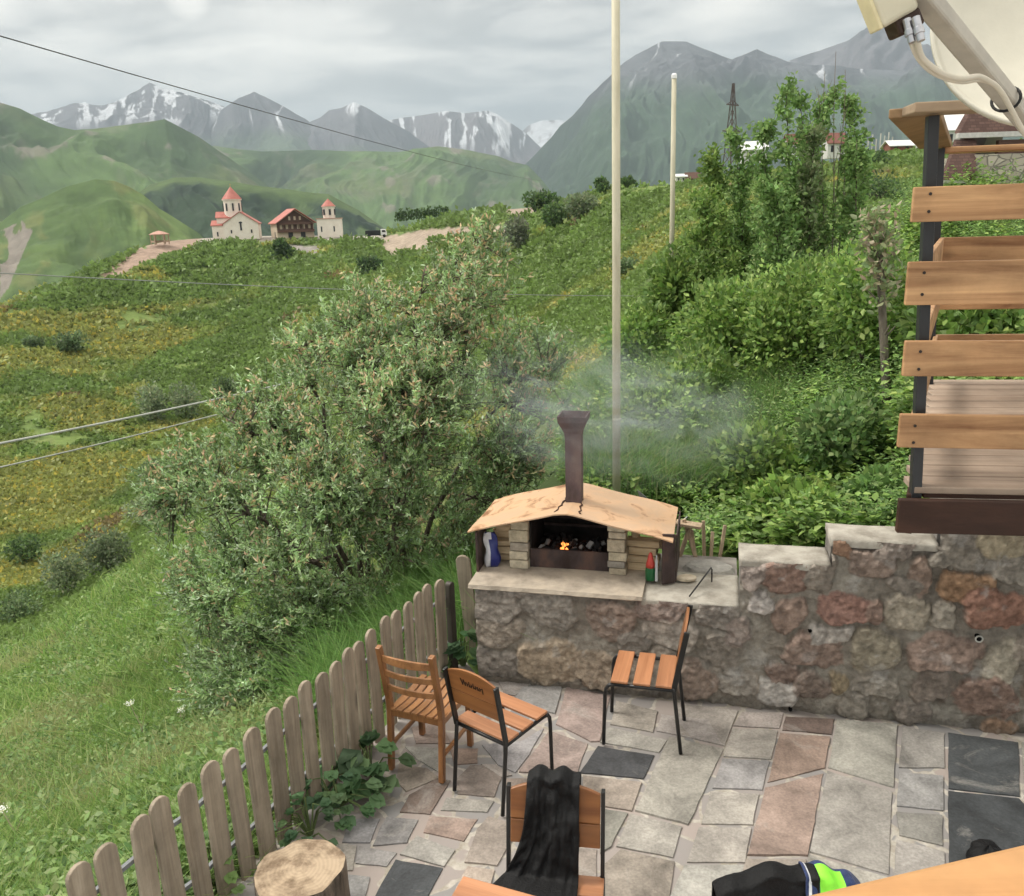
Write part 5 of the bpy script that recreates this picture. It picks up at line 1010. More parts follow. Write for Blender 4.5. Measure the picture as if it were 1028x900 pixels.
def church():
    P = at_d(239, 240, 272); o = empty('church', (P[0], P[1], min(P[2], ground_z(P) + .6) - .3), .18, 'cream stone church with red roofs and a round drum under a pointed red dome', 'church')
    o.location.z = P[2] - .2
    b = MB(); gable(b, -3.4, 6.8, -4.2, 4.2, 4.7, 8.0); b.build('front_wall', CREAM, o); b = MB(); gable_roof(b, -3.4, 6.8, -4.2, 4.2, 4.7, 8.0); b.build('roof', RED, o)
    b = MB(); gable(b, -6.9, -3.42, -3.0, 3.0, 4.3, 5.6, 'x'); b.build('side_wall', CREAM, o); b = MB(); gable_roof(b, -6.9, -3.42, -3.0, 3.0, 4.3, 5.6, 'x', o=.3); b.build('roof', RED, o)
    b = MB(); gable(b, -5.4, 2.0, -2.2, 2.2, 6.6, 8.1, 'x'); b.build('nave_wall', CREAM, o); b = MB(); gable_roof(b, -5.4, 2.0, -2.2, 2.2, 6.6, 8.1, 'x', o=.3); b.build('roof', RED, o)
    b = MB(); b.lathe([(2.6, 6.5), (2.6, 11.6), (2.9, 11.6), (2.9, 11.9)], (-.6, 0, 0), 16); dr = b.build('drum', CREAM, o)
    b = MB(); b.lathe([(3.0, 11.9), (1.5, 13.8), (.05, 15.6)], (-.6, 0, 0), 16); dm = b.build('dome', RED, o)
    b = MB(); b.box((-.6, 0, 16.0), (.12, .12, 1.0)); b.box((-.6, 0, 16.15), (.5, .12, .12)); b.build('cross', plain('gilt', (.4, .3, .12)), dm)
    for k in range(8):
        a = 2 * math.pi * k / 8 - 1.4; b = MB(); b.box((-.6 + 2.6 * math.cos(a), 2.6 * math.sin(a), 9.6), (.45, .45, 2.2)); b.build('window', DARK, dr)
    b = MB(); b.box((1.7, -4.2, 4.0), (.5, .2, 2.6)); b.box((1.7, -4.22, 5.0), (.95, .2, .35)); b.build('window', DARK, o)
    for x in (-1.2, 4.7):
        b = MB(); b.box((x, -4.2, 2.4), (.4, .2, 1.0)); b.build('window', DARK, o)
    b = MB(); b.box((-5.4, -3.0, 1.8), (.4, .2, 1.3)); b.build('window', DARK, o)
church()
def wooden_house():
    P = at_d(294, 237.5, 274); o = empty('timber_house', (P[0], P[1], P[2] - .4), .45, 'house with red roof and dark timber galleries standing between the church and the bell tower', 'house'); w_, d_ = 5.6, 4.6
    b = MB(); gable(b, -w_, w_, -d_, d_, 4.6, 8.4); b.build('wall', plain('tan_plaster', (.52, .43, .33)), o)
    b = MB(); gable_roof(b, -w_, w_, -d_ - 1.2, d_, 4.6, 8.4, o=.6); b.build('roof', RED, o)
    for z, h in ((2.1, .7), (4.3, .6)):
        b = MB(); b.box((0, -d_ - .9, z), (2 * w_ - (0 if z < 3 else 1.2), .25, h)); b.box((0, -d_ - .5, z - h / 2), (2 * w_, 1.0, .15)); b.build('gallery', DKWOOD, o)
    b = MB(); b.prism([(-w_ + .2, -d_ - .05, 4.4), (w_ - .2, -d_ - .05, 4.4), (0, -d_ - .05, 8.1)], (0, .04, 0)); b.box((0, -d_ - .03, 3.4), (2 * w_ - .3, .04, 2.0)); b.build('timber_gable', DKWOOD, o)
    cr = plain('gallery_cream', (.55, .44, .33))
    for i in range(8):
        b = MB(); b.box((-w_ + .5 + i * (2 * w_ - 1) / 7, -d_ - .95, 3.3), (.16, .16, 2.0)); b.build('gallery_post', DKWOOD, o)
    for i in range(6):
        b = MB(); b.box((-4.3 + i * 1.72, -d_ - .08, 3.3), (.7, .08, 1.3)); b.build('window', cr, o)
    for i in range(3):
        b = MB(); b.box((-1.6 + i * 1.6, -d_ - .08, 5.8), (.6, .08, 1.1)); b.build('window', cr, o)
    for x in (-1.6, 2.2):
        b = MB(); b.box((x, -d_ - .05, .9), (1.4, .1, 1.6)); b.build('door', DARK, o)
    b = MB(); b.box((-w_ - .02, -1.5, 1.0), (.1, .9, 1.8)); b.build('door', DARK, o)
wooden_house()
def bell_tower():
    P = at_d(332, 236, 274); o = empty('bell_tower', (P[0], P[1], P[2] - .4), .1, 'small cream bell tower with pointed red roof right of the timber house', 'tower')
    b = MB(); b.box((0, 0, 2.4), (7.2, 6, 5.6)); b.build('base', CREAM, o); b = MB(); b.box((0, 0, 5.3), (7.6, 6.4, .25)); b.build('cornice', plain('pink_cornice', (.45, .28, .22)), o)
    b = MB(); b.lathe([(1.85, 5.42), (1.85, 8.7), (2.1, 8.7), (2.1, 8.9)], n=12); t = b.build('belfry', CREAM, o); b = MB(); b.lathe([(2.25, 8.9), (.04, 11.2)], n=12); b.build('roof', RED, o)
    for k in range(6):
        a = 2 * math.pi * k / 6 - 1.3; b = MB(); b.box((1.85 * math.cos(a), 1.85 * math.sin(a), 7.2), (.6, .6, 1.7)); b.build('arch_opening', DARK, t)
    for x in (-2.3, 1.5):
        b = MB(); b.box((x, -3.0, 2.2), (.4, .15, 1.6)); b.build('window', DARK, o)
bell_tower()
def gazebo():
    P = at_d(161, 245, 250); o = empty('gazebo', (P[0], P[1], P[2] - .1), 0, 'small open gazebo with pinkish roof on the bare earth mound left of the church', 'gazebo'); m = plain('tan_timber', (.42, .30, .22)); R_ = 2.4
    for k in range(6):
        a = math.pi * k / 3 + .3; b = MB(); b.box((R_ * math.cos(a), R_ * math.sin(a), 1.3), (.22, .22, 2.8)); b.build('post', m, o)
        a2 = a + math.pi / 3
        if k != 4: b = MB(); b.bar((R_ * math.cos(a), R_ * math.sin(a), .75), (R_ * math.cos(a2), R_ * math.sin(a2), .75), .1, .5); b.build('parapet', m, o)
    b = MB(); b.lathe([(2.9, 2.6), (2.95, 2.75), (1.6, 3.3), (.1, 3.7)], n=6); b.build('roof', plain('pink_roof', (.45, .26, .2)), o)
gazebo()
def truck():
    P = at_d(378, 238, 262); o = empty('parked_truck', (P[0], P[1], P[2] - .2), .12, 'black parked truck with white cab on the ridge road right of the bell tower', 'truck')
    b = MB(); b.box((-1.0, 0, 1.35), (4.4, 2.2, 1.5)); b.build('cargo_bed', plain('truck_black', (.02, .02, .022)), o, bevel=.08)
    b = MB(); b.prism([(1.35, -1.05, .6), (3.1, -1.05, .6), (3.1, -1.05, 1.5), (2.7, -1.05, 2.35), (1.35, -1.05, 2.4)], (0, 2.1, 0)); c = b.build('cab', plain('truck_white', (.7, .7, .7)), o, bevel=.1)
    b = MB(); b.prism([(1.7, -1.08, 1.5), (2.85, -1.08, 1.5), (2.55, -1.08, 2.1), (1.7, -1.08, 2.1)], (0, 2.16, 0)); b.build('window', DARK, c)
    for x in (-2.2, 2.3):
        for y in (-1, 1): b = MB(); b.tube([(x, y - .15, .45), (x, y + .15, .45)], .45, 14); b.build('wheel', plain('tyre', (.015, .015, .015)), o)
truck()

# ---------------------------------------------------------------- houses on the right
def chalet():
    d = 17.0; E0 = at_d(961, 137, d); o = empty('steep_roof_house', (E0[0], E0[1], ground_z(E0)), 0, 'stone house with steep dark brown shingle roof behind the balcony railing', 'house'); O = np.array(o.location)
    sh, t, bs = mat('brown_shingle', .85, .2); tc = node(t, 'ShaderNodeTexCoord'); mp = node(t, 'ShaderNodeMapping'); mp.inputs['Scale'].default_value = (1, 0, 1); t.links.new(tc.outputs['Object'], mp.inputs[0])
    sw = node(t, 'ShaderNodeMapping'); sw.inputs['Rotation'].default_value = (math.pi / 2, 0, 0); t.links.new(mp.outputs[0], sw.inputs[0])
    br = node(t, 'ShaderNodeTexBrick', Scale=4.5); t.links.new(sw.outputs[0], br.inputs['Vector']); br.inputs['Color1'].default_value = (.085, .05, .042, 1); br.inputs['Color2'].default_value = (.13, .08, .065, 1); br.inputs['Mortar'].default_value = (.075, .046, .039, 1); br.inputs['Mortar Size'].default_value = .03; t.links.new(br.outputs['Color'], bs.inputs['Base Color'])
    ev = E0 - O; W = 8.0; up = np.array([2.7, 2.0, 3.6]); n = np.array([0, -.35, .2])
    b = MB(); b.prism([ev, ev + [W, -.3, .35 * 0], ev + [W, 0, 0] + up, ev + up], (.0, .12, .08)); b.build('roof', sh, o)
    b = MB(); g = [ev + [.16, .1, 0], ev + up + [.16, .1, 0], ev + [2.9, 4.2, 0], ev + [2.9, 4.4, -.9], ev + [.36, .4, -.9]]; b.prism(g, (.1, 0, 0)); b.build('gable', DKWOOD, o)
    b = MB(); b.bar(ev + [-.05, -.10, .0], ev + [W, -.4, .0], .10, .09); b.build('gutter', plain('pale_gutter', (.55, .53, .5), .4), o)
    b = MB(); b.bar(ev + [.8, .05, -.22], ev + [W, -.25, -.22], .12, .26); b.build('soffit', DKWOOD, o)
    # stone front below the eave
    x0 = at_d(972, 160, d)[0] - O[0]; zt = ev[2] - .35; st, t, bs = mat('pale_rubble', .9, .2); tc = node(t, 'ShaderNodeTexCoord'); vo = node(t, 'ShaderNodeTexVoronoi', feature='DISTANCE_TO_EDGE', Scale=5.2); vc = node(t, 'ShaderNodeTexVoronoi', Scale=5.2)
    mp = node(t, 'ShaderNodeMapping'); mp.inputs['Scale'].default_value = (1, 1, 1.7); t.links.new(tc.outputs['Object'], mp.inputs[0]); t.links.new(mp.outputs[0], vo.inputs['Vector']); t.links.new(mp.outputs[0], vc.inputs['Vector'])
    sp = node(t, 'ShaderNodeSeparateColor'); t.links.new(vc.outputs['Color'], sp.inputs[0]); mx = node(t, 'ShaderNodeMix', data_type='RGBA'); t.links.new(sp.outputs[0], mx.inputs[0]); mx.inputs[6].default_value = (.36, .32, .26, 1); mx.inputs[7].default_value = (.52, .47, .38, 1)
    mr = node(t, 'ShaderNodeMapRange'); t.links.new(vo.outputs['Distance'], mr.inputs[0]); mr.inputs['From Min'].default_value = .03; mr.inputs['From Max'].default_value = .07; m2 = node(t, 'ShaderNodeMix', data_type='RGBA'); t.links.new(mr.outputs[0], m2.inputs[0]); m2.inputs[6].default_value = (.26, .24, .205, 1); t.links.new(mx.outputs[2], m2.inputs[7]); t.links.new(m2.outputs[2], bs.inputs['Base Color'])
    bp = node(t, 'ShaderNodeBump', Strength=.7, Distance=.05); t.links.new(mr.outputs[0], bp.inputs['Height']); t.links.new(bp.outputs[0], bs.inputs['Normal'])
    b = MB(); b.prism([(x0, -.25, -.5), (x0 + W, -.5, -.5), (x0 + W, -.5, zt), (x0, -.25, zt)], (0, 1.2, 0)); b.build('stone_wall', st, o)
    L0 = at_d(947, 181, d - .6) - O; L1 = at_d(974, 181, d - .6) - O; U0 = ev + [.0, .0, -.1]; U1 = np.array([x0 + .02, ev[1], ev[2] - .1])
    b = MB(); b.prism([L0, L1 + [.1, 0, 0], U1 + [.1, 0, 0], U0], (.0, .1, .05)); b.build('skirt_roof', sh, o); b = MB(); b.bar(L0 + [-.06, -.05, -.03], L1 + [0, -.05, -.03], .06, .05); b.build('skirt_trim', plain('pale_trim', (.55, .52, .48)), o)
chalet()
WHT = plain('white_render', (.62, .61, .58)); WHR = plain('white_roof', (.72, .72, .71), .5); RBR = plain('dull_red_roof', (.22, .09, .07))
def small_house(x, y, d, wpx, hpx, rpx, label, roofm, wallm, rz=0.0, cat='house'):
    s = d / FPX; P = at_d(x, y, d); w_ = wpx * s / 2; h = hpx * s; o = empty('village_house', (P[0], P[1], P[2] - h * .1), rz, label, cat); dp = w_ * .6
    b = MB(); gable(b, -w_, w_, -dp, dp, h * 1.1, h * 1.1 + rpx * s, 'x'); b.build('wall', wallm, o); b = MB(); gable_roof(b, -w_, w_, -dp, dp, h * 1.1, h * 1.1 + rpx * s, 'x', t=.12 * s * 8, o=.3); b.build('roof', roofm, o)
    k = max(2, int(wpx / 9))
    for i in range(k):
        q = MB(); q.box((-w_ + 2 * w_ * (i + .5) / k, -dp, h * .62), (w_ * .55 / k, .08, h * .42)); q.build('window', DARK, o)
small_house(949, 149, 128, 46, 16, 13, 'white roofed building seen past the balcony corner post', WHR, WHT, -.15)
small_house(901, 151, 126, 22, 4, 4, 'low hut with pale and red walls left of the balcony corner post', WHR, RBR, .1)
small_house(799, 158, 124, 20, 13, 7, 'house with white walls half hidden by the middle saplings', RBR, WHT, .1)
small_house(756, 163, 124, 22, 12, 6, 'white house glimpsed through the left saplings', WHR, WHT, -.1)
small_house(836, 158, 126, 18, 14, 7, 'house with dull red roof glimpsed through the right saplings', RBR, WHT, .2)
small_house(683, 184, 150, 9, 6, 1.5, 'tiny white hut beside the shorter pole on the skyline', WHR, WHT, 0, 'hut')
small_house(695, 184, 150, 12, 5, 4, 'tiny dark hut right of the white hut on the skyline', DKWOOD, plain('grey_wall', (.2, .19, .18)), 0, 'hut')
for i, (x, h) in enumerate(((871, 12), (875, 15), (879, 11), (883, 16), (887, 14), (891, 17), (895, 13))):
    P = at_d(x, 152, 132); o = empty('thin_post', (P[0], P[1], P[2] - .2), 0, 'thin pale post in the row on the skyline left of the balcony', 'post', 'thin posts on the skyline'); b = MB(); b.tube([(0, 0, 0), (0, 0, h * 132 / FPX + .2)], .09, 6); b.build('shaft', plain('pale_post', (.5, .49, .46)), o)
# ---------------------------------------------------------------- vegetation
from mathutils.bvhtree import BVHTree
_hs = bpy.data.objects['hillside'].data
_n = len(_hs.vertices); _v = np.empty(_n * 3, np.float32); _hs.vertices.foreach_get('co', _v); _f = np.empty(len(_hs.polygons) * 4, np.int32); _hs.loops.foreach_get('vertex_index', _f)
BVH = BVHTree.FromPolygons(_v.reshape(-1, 3).tolist(), _f.reshape(-1, 4).tolist())
def cast(px, py):
    P = []; ok = []
    for x, y in zip(px, py):
        d = Vector(ray(float(x), float(y)).tolist()).normalized(); h = BVH.ray_cast(Vector((0, 0, EYE)), d, 900)
        ok.append(h[0] is not None); P.append(tuple(h[0]) if h[0] is not None else (0, 0, 0))
    return np.array(P), np.array(ok)
def in_poly_px(poly, n):
    a = np.array(poly); lo, hi = a.min(0), a.max(0); X = []; k = 0
    while k < n:
        x = rng.uniform(lo[0], hi[0], n * 2); y = rng.uniform(lo[1], hi[1], n * 2); m = inpoly(x, y, poly); X.append(np.stack([x[m], y[m]], 1)); k += m.sum()
    return np.concatenate(X)[:n]
def on_terrain(poly, n, d0=0, d1=900):
    q = in_poly_px(poly, n); P, ok = cast(q[:, 0], q[:, 1]); r = np.linalg.norm(P[:, :2], axis=1); m = ok & (r > d0) & (r < d1) & (yard(P[:, 0], P[:, 1]) < -.03)
    return P[m], q[m]
def unit(v): return v / (np.linalg.norm(v, axis=-1, keepdims=True) + 1e-9)
def rand_dir(n): return unit(rng.normal(size=(n, 3)))
LEAFGAIN = 2.3
class Leaves:
    def __init__(s): s.V = []; s.F = []; s.C = []; s.n = 0
    def hexes(s, P, D, Nn, L, W, C, fold=.18, droop=.12):
        n = len(P); D = unit(D); S = unit(np.cross(D, Nn)); U = unit(np.cross(S, D)); L = np.broadcast_to(L, n)[:, None]; W = np.broadcast_to(W, n)[:, None]
        v = np.stack([P, P + D * L * .33 + S * W * .5 + U * W * fold, P + D * L * .72 + S * W * .36 + U * (W * fold * .6 - L * droop * .4), P + D * L - U * L * droop, P + D * L * .72 - S * W * .36 + U * (W * fold * .6 - L * droop * .4), P + D * L * .33 - S * W * .5 + U * W * fold], 1)
        b = s.n + np.arange(n)[:, None] * 6; s.F += [b + np.array([[0, 1, 2, 3]]), b + np.array([[0, 3, 4, 5]])]; s.V.append(v.reshape(-1, 3)); s.C.append(np.repeat(C, 6, 0)); s.n += n * 6
    def diamonds(s, P, D, Nn, L, W, C):
        n = len(P); D = unit(D); S = unit(np.cross(D, Nn)); U = unit(np.cross(S, D)); L = np.broadcast_to(L, n)[:, None]; W = np.broadcast_to(W, n)[:, None]
        v = np.stack([P, P + D * L * .45 + S * W * .5 + U * W * .12, P + D * L, P + D * L * .45 - S * W * .5 + U * W * .12], 1)
        b = s.n + np.arange(n)[:, None] * 4; s.F.append(b + np.array([[0, 1, 2, 3]])); s.V.append(v.reshape(-1, 3)); s.C.append(np.repeat(C, 4, 0)); s.n += n * 4
    def blades(s, P, tip, W, C, bend):
        """grass: two stacked quads bending over"""
        n = len(P); W = np.broadcast_to(W, n)[:, None]; d = tip - P; side = unit(np.cross(d, rand_dir(n))); mid = P + d * .55 - bend * .35; tp = tip + bend
        v = np.stack([P - side * W * .5, P + side * W * .5, mid + side * W * .4, mid - side * W * .4, tp + side * W * .06, tp - side * W * .06], 1)
        b = s.n + np.arange(n)[:, None] * 6; s.F += [b + np.array([[0, 1, 2, 3]]), b + np.array([[3, 2, 4, 5]])]; s.V.append(v.reshape(-1, 3)); s.C.append(np.repeat(C, 6, 0)); s.n += n * 6
    def build(s, name, m=None, parent=None, origin=None):
        V = np.concatenate(s.V); 
        if origin is not None: V = V - origin
        return np_mesh(name, V, np.concatenate(s.F), m or LEAF, np.concatenate(s.C), parent)
def pal(n, cols, wts=None, var=.16):
    c = np.array(cols) * LEAFGAIN
    c = c[rng.choice(len(cols), n, p=wts)]; return np.clip(c * rng.uniform(1 - var, 1 + var, (n, 1)) * rng.uniform(.93, 1.07, (n, 3)), 0, 1)
def up_(n): return np.tile([0, 0, 1.0], (n, 1))

# ---- cover of the far slope: low rhododendron clumps, some in yellow flower
def far_cover():
    lv = Leaves(); poly = [(-40, 300), (60, 285), (150, 245), (220, 236), (385, 234), (480, 210), (600, 188), (700, 180), (900, 150), (1035, 148), (1035, 232), (880, 218), (720, 240), (640, 300), (600, 400), (520, 440), (380, 470), (220, 560), (120, 640), (-40, 700)]
    q = in_poly_px(poly, 90000); P, ok = cast(q[:, 0], q[:, 1]); r = np.linalg.norm(P[:, :2], axis=1); m = ok & (r > 24) & (r < 300); P, q, r = P[m], q[m], r[m]
    bare = np.zeros(len(P), bool)
    for pl in ([(95,282),(150,244),(205,238),(200,248),(160,262),(120,280)], [(383,238),(430,230),(515,226),(515,236),(440,240),(425,252),(385,256)], [(200,236),(385,230),(385,242),(200,245)], [(505,209),(545,209),(545,216),(515,217)], [(285,246),(325,247),(322,258),(295,255)]): bare |= inpoly(q[:, 0], q[:, 1], pl)
    patch = fbm(P[:, 0] / 9, P[:, 1] / 9, 101, 5); keep = ~bare & (patch + rng.uniform(-.13, .13, len(P)) > .35); P, q, r, patch = P[keep], q[keep], r[keep], patch[keep]
    fl = fbm(P[:, 0] / 13 + 9, P[:, 1] / 13, 102, 4) + .10 * sstep(330, 120, q[:, 0]) * sstep(280, 330, q[:, 1]) * sstep(640, 560, q[:, 1]) - .09 * sstep(330, 480, q[:, 0]) + .06 * sstep(560, 640, q[:, 0])
    kind = np.where(fl > .655, 2, np.where(fl > .585, 1, 0)); red = fbm(P[:, 0] / 8 + 3, P[:, 1] / 8, 103, 4) > .75
    n = len(P); base = np.array([[.15, .22, .066], [.195, .25, .074], [.24, .265, .085]])[kind]; base[red & (kind > 0)] = (.19, .155, .075)
    base = base * (.72 + .66 * fbm(P[:, 0] / 4, P[:, 1] / 4, 104, 3))[:, None]; sz = r * .0037 * rng.uniform(.6, 1.35, n)
    for k in range(6):
        D = rand_dir(n); D[:, 2] = np.abs(D[:, 2]) * .8 + .1; D = unit(D); off = rng.normal(size=(n, 3)) * sz[:, None] * .8; off[:, 2] = np.abs(off[:, 2]) * .5
        c = base * rng.uniform(.75, 1.3, (n, 1))
        if k > 2: yel = (kind == 2) & (rng.random(n) < .3); c = np.where(yel[:, None], np.array([[.46, .40, .10]]) * rng.uniform(.7, 1.15, (n, 1)), c)
        lv.diamonds(P + off, D, rand_dir(n), sz * rng.uniform(.8, 1.5, n), sz * 1.0, c)
    tag(lv.build('rhododendron_cover'), kind='stuff')
far_cover()

# ---- shrubs one can tell apart
def shrub(x, y, d, wpx, hpx, cols, label, n=900, lpx=3.6, name='shrub', cat='shrub', flat=False, group=None, stem=True, wts=None):
    """x,y: foot of the shrub in the photograph; d: its distance"""
    P = at_d(x, y, d); s = d / FPX; R = wpx * s / 2; H = hpx * s; zb = ground_z(P); z0 = zb if d > 18 else zb
    H = max(H, P[2] + hpx * s - zb) if P[2] > zb else H
    o = empty(name, (P[0], P[1], z0), 0, label, cat, group); lv = Leaves(); r = np.random.default_rng(int(x * 7 + y))
    nb = 9; ang = r.uniform(0, 6.28, nb); rad = R * np.sqrt(r.uniform(0, .5, nb)); zc = H * r.uniform(.3, .72, nb); zc[0] = H * .68; rad[0] = 0; br = r.uniform(.32, .5, nb)
    for k in range(nb):
        m = n // nb; dr = r.normal(size=(m, 3)); dr /= np.linalg.norm(dr, axis=1, keepdims=True); sh = r.uniform(.45, 1.05, (m, 1)) ** .6
        c = np.array([rad[k] * math.cos(ang[k]), rad[k] * math.sin(ang[k]), zc[k]]); Pt = c + dr * sh * np.array([R * br[k] * 1.25, R * br[k] * 1.25, H * br[k] * .8]); Pt[:, 2] = np.maximum(Pt[:, 2], .02 * H)
        D = unit(dr + r.normal(size=(m, 3)) * .7 + np.array([0, 0, .35])); L = lpx * s * r.uniform(.7, 1.4, m); lv.diamonds(Pt, D, unit(dr + r.normal(size=(m, 3)) * .4), L, L * .6, pal(m, cols, wts) * (.75 + .5 * r.random()))
    lv.build('crown', LEAF, o)
    if stem:
        b = MB()
        for k in range(6):
            c = Vector((rad[k] * math.cos(ang[k]), rad[k] * math.sin(ang[k]), zc[k])); b.tube([(0.04 * R * k, 0, -.1 * H), c * .5 + Vector((0, 0, .08 * H)), c], [.02 * R + .004, .012 * R + .003, .005 * R + .002], 5)
        b.build('trunk', BARK, o)
    return o
GG = [(.06, .085, .04), (.085, .115, .055), (.045, .068, .032)]; DG = [(.035, .06, .022), (.055, .085, .03), (.028, .045, .02)]; YG = [(.085, .13, .034), (.062, .10, .028), (.12, .165, .048)]; SG = [(.10, .125, .07), (.075, .10, .055), (.13, .15, .09)]
shrub(75, 357, 165, 26, 22, GG, 'round grey green bush on the far slope, left of the yellow flowering patch')
shrub(35, 362, 165, 18, 12, GG, 'small dull bush at the far slope left of the round grey green bush', 500)
shrub(285, 269, 240, 20, 19, DG, 'dark round bush on the slope right below the timber house')
shrub(370, 289, 205, 26, 16, DG, 'low dark bush on the slope below the parked truck')
shrub(556, 252, 150, 36, 26, DG, 'dark green dense bush on the slope, middle one of three below the ridge')
shrub(518, 250, 152, 30, 28, [(.06, .07, .045), (.08, .09, .06)], 'brownish grey bush left of the dark green dense bush')
shrub(586, 247, 146, 40, 21, SG, 'pale grey green bush right of the dark green dense bush')
shrub(545, 226, 190, 34, 18, DG, 'bush on the ridge beneath the small tan cut bank')
shrub(604, 193, 172, 12, 12, DG, 'small dark bush alone on the skyline left of the tall pole', 400)
shrub(606, 206, 160, 12, 9, DG, 'small dark bush just below the skyline bush left of the tall pole', 300)
shrub(630, 190, 168, 16, 9, DG, 'flat dark bush on the skyline right of the tall pole', 400)
shrub(628, 310, 78, 28, 20, GG, 'dull bush on the slope just right of the tall pole', 700)
shrub(155, 410, 128, 34, 26, SG, 'silvery bush on the slope above the cables, left of two')
shrub(184, 405, 130, 30, 22, SG, 'silvery bush on the slope above the cables, right of two')
shrub(228, 398, 132, 26, 20, GG, 'dull bush right of the two silvery bushes above the cables', 600)
shrub(165, 500, 88, 46, 30, GG, 'wide grey green bush in the gully left of the big flowering bush')
shrub(150, 524, 76, 40, 32, SG, 'silvery bush in the gully right above the paired bushes')
shrub(110, 582, 62, 62, 50, [(.085, .105, .06), (.065, .085, .045)], 'large rounded grey green bush in the gully above the meadow', 2200)
shrub(72, 606, 57, 44, 52, SG, 'tall pale grey green bush at the gully edge, left of the large rounded bush', 1600)
shrub(28, 560, 70, 40, 22, DG, 'dark bush in the gully at the left edge', 800)
shrub(20, 630, 52, 46, 30, GG, 'dull spreading bush at the left edge above the meadow', 1000)
for i in range(15):
    x = 399 + i * 3.6 + rng.uniform(-1, 1); h = rng.uniform(9, 14) * (1 - .02 * i); d = 275; P = at_d(x, 222 - .45 * i, d); s = d / FPX; lv = Leaves(); m = 90; t = rng.uniform(.05, 1, m); a = rng.uniform(0, 6.28, m); rr = 1.9 * s * (1 - t) * rng.uniform(.5, 1.1, m) + .1
    Pt = np.stack([rr * np.cos(a), rr * np.sin(a), t * h * s], 1); D = np.stack([np.cos(a), np.sin(a), np.full(m, .6)], 1); lv.diamonds(Pt, D, rand_dir(m), 2.2 * s, 1.4 * s, pal(m, DG)); lv.diamonds(np.zeros((2, 3)), up_(2), np.array([[1., 0, 0], [0, 1, 0]]), h * s, 1.6 * s, pal(2, DG)); o = lv.build('ridge_tree'); o.location = (P[0], P[1], P[2] - .5); tag(o, 'small dark pointed tree in the row along the ridge right of the truck', 'tree', 'small trees in the ridge row')

# ---- meadow below the fence
MEADOW = [(-200, 690), (0, 632), (70, 605), (150, 545), (260, 500), (470, 520), (478, 600), (440, 640), (330, 760), (180, 960), (-200, 960)]
def meadow():
    P, q = on_terrain(MEADOW, 18500, 2.5, 34); r = np.linalg.norm(P, axis=1); n = len(P); lv = Leaves(); tint = fbm(P[:, 0] / 1.3, P[:, 1] / 1.3, 111, 4); dry = fbm(P[:, 0] / 2.0 + 7, P[:, 1] / 2.0, 112, 4)
    tall = .6 + 1.0 * fbm(P[:, 0] / .9, P[:, 1] / .9, 113, 3)
    for k in range(9):
        off = rng.normal(size=(n, 3)) * (.035 + .006 * r)[:, None]; off[:, 2] = 0; b = P + off; b[:, 2] = terrain_z(b[:, 0], b[:, 1]) - .02 if k == 0 else b[:, 2] - .03
        h = rng.uniform(.07, .2, n) * tall * (1 + .01 * r); lean = rng.normal(size=(n, 3)) * .4; lean[:, 2] = 0; tip = b + np.stack([lean[:, 0] * h, lean[:, 1] * h, h], 1)
        c = pal(n, [(.082, .13, .034), (.105, .155, .046), (.062, .10, .03), (.135, .17, .062)]); c = np.where((dry + rng.uniform(-.08, .08, n) > .63)[:, None], pal(n, [(.145, .155, .07), (.125, .145, .06)]), c) * (.75 + .55 * tint)[:, None]
        lv.blades(b, tip, .0048 + .0011 * r, c, lean * h[:, None] * .5)
    tag(lv.build('meadow_grass', GRASS), kind='stuff')
    # low broad leaved weeds
    P, q = on_terrain(MEADOW, 9500, 2.5, 30); m = fbm(P[:, 0] / 1.1, P[:, 1] / 1.1, 115, 4) + rng.uniform(-.06, .06, len(P)) > .44; P = P[m]; r = np.linalg.norm(P, axis=1); n = len(P); lv = Leaves()
    for k in range(10):
        a = rng.uniform(0, 6.28, n); D = np.stack([np.cos(a), np.sin(a), rng.uniform(-.1, .9, n)], 1); Pt = P + rng.normal(size=(n, 3)) * .06; Pt[:, 2] = P[:, 2] + rng.uniform(.02, .17, n); L = rng.uniform(.028, .06, n) * (1 + .05 * r)
        lv.diamonds(Pt, D, up_(n) + rng.normal(size=(n, 3)) * .3, L, L * .6, pal(n, [(.08, .125, .04), (.055, .092, .032), (.10, .145, .05), (.12, .155, .066)]))
    tag(lv.build('meadow_weeds'), kind='stuff')
meadow()
def stalk(x, y, d, h, label, lean):
    P = at_d(x, y, d); z = ground_z(P); o = empty('dry_stalk', (P[0], P[1], z), 0, label, 'plant'); b = MB(); top = Vector((lean, .02, h)); b.tube([(0, 0, -.05), (lean * .3, 0, h * .5), top], [.006, .005, .003], 6); b.tube([(lean * .25, 0, h * .45), (lean * .2 + .06, .02, h * .85)], [.004, .002], 5); b.build('stem', plain('dry_stem', (.42, .38, .24)), o)
    lv = Leaves(); n = 60; D = rand_dir(n); D[:, 2] = np.abs(D[:, 2]); lv.diamonds(np.array(top) + rng.normal(size=(n, 3)) * [.022, .022, .008], D, rand_dir(n), .015, .012, pal(n, [(.6, .6, .5), (.5, .5, .36)])); lv.build('flower_head', LEAF, o)
stalk(152, 772, 7.6, .48, 'tall dry pale stalk with a white flower head in the meadow by the fence', -.12)
stalk(28, 878, 5.2, .34, 'dry pale stalk in the meadow at the bottom left corner', -.1)
stalk(186, 762, 7.6, .26, 'short dry stalk in the meadow right of the tall white headed stalk', .02)

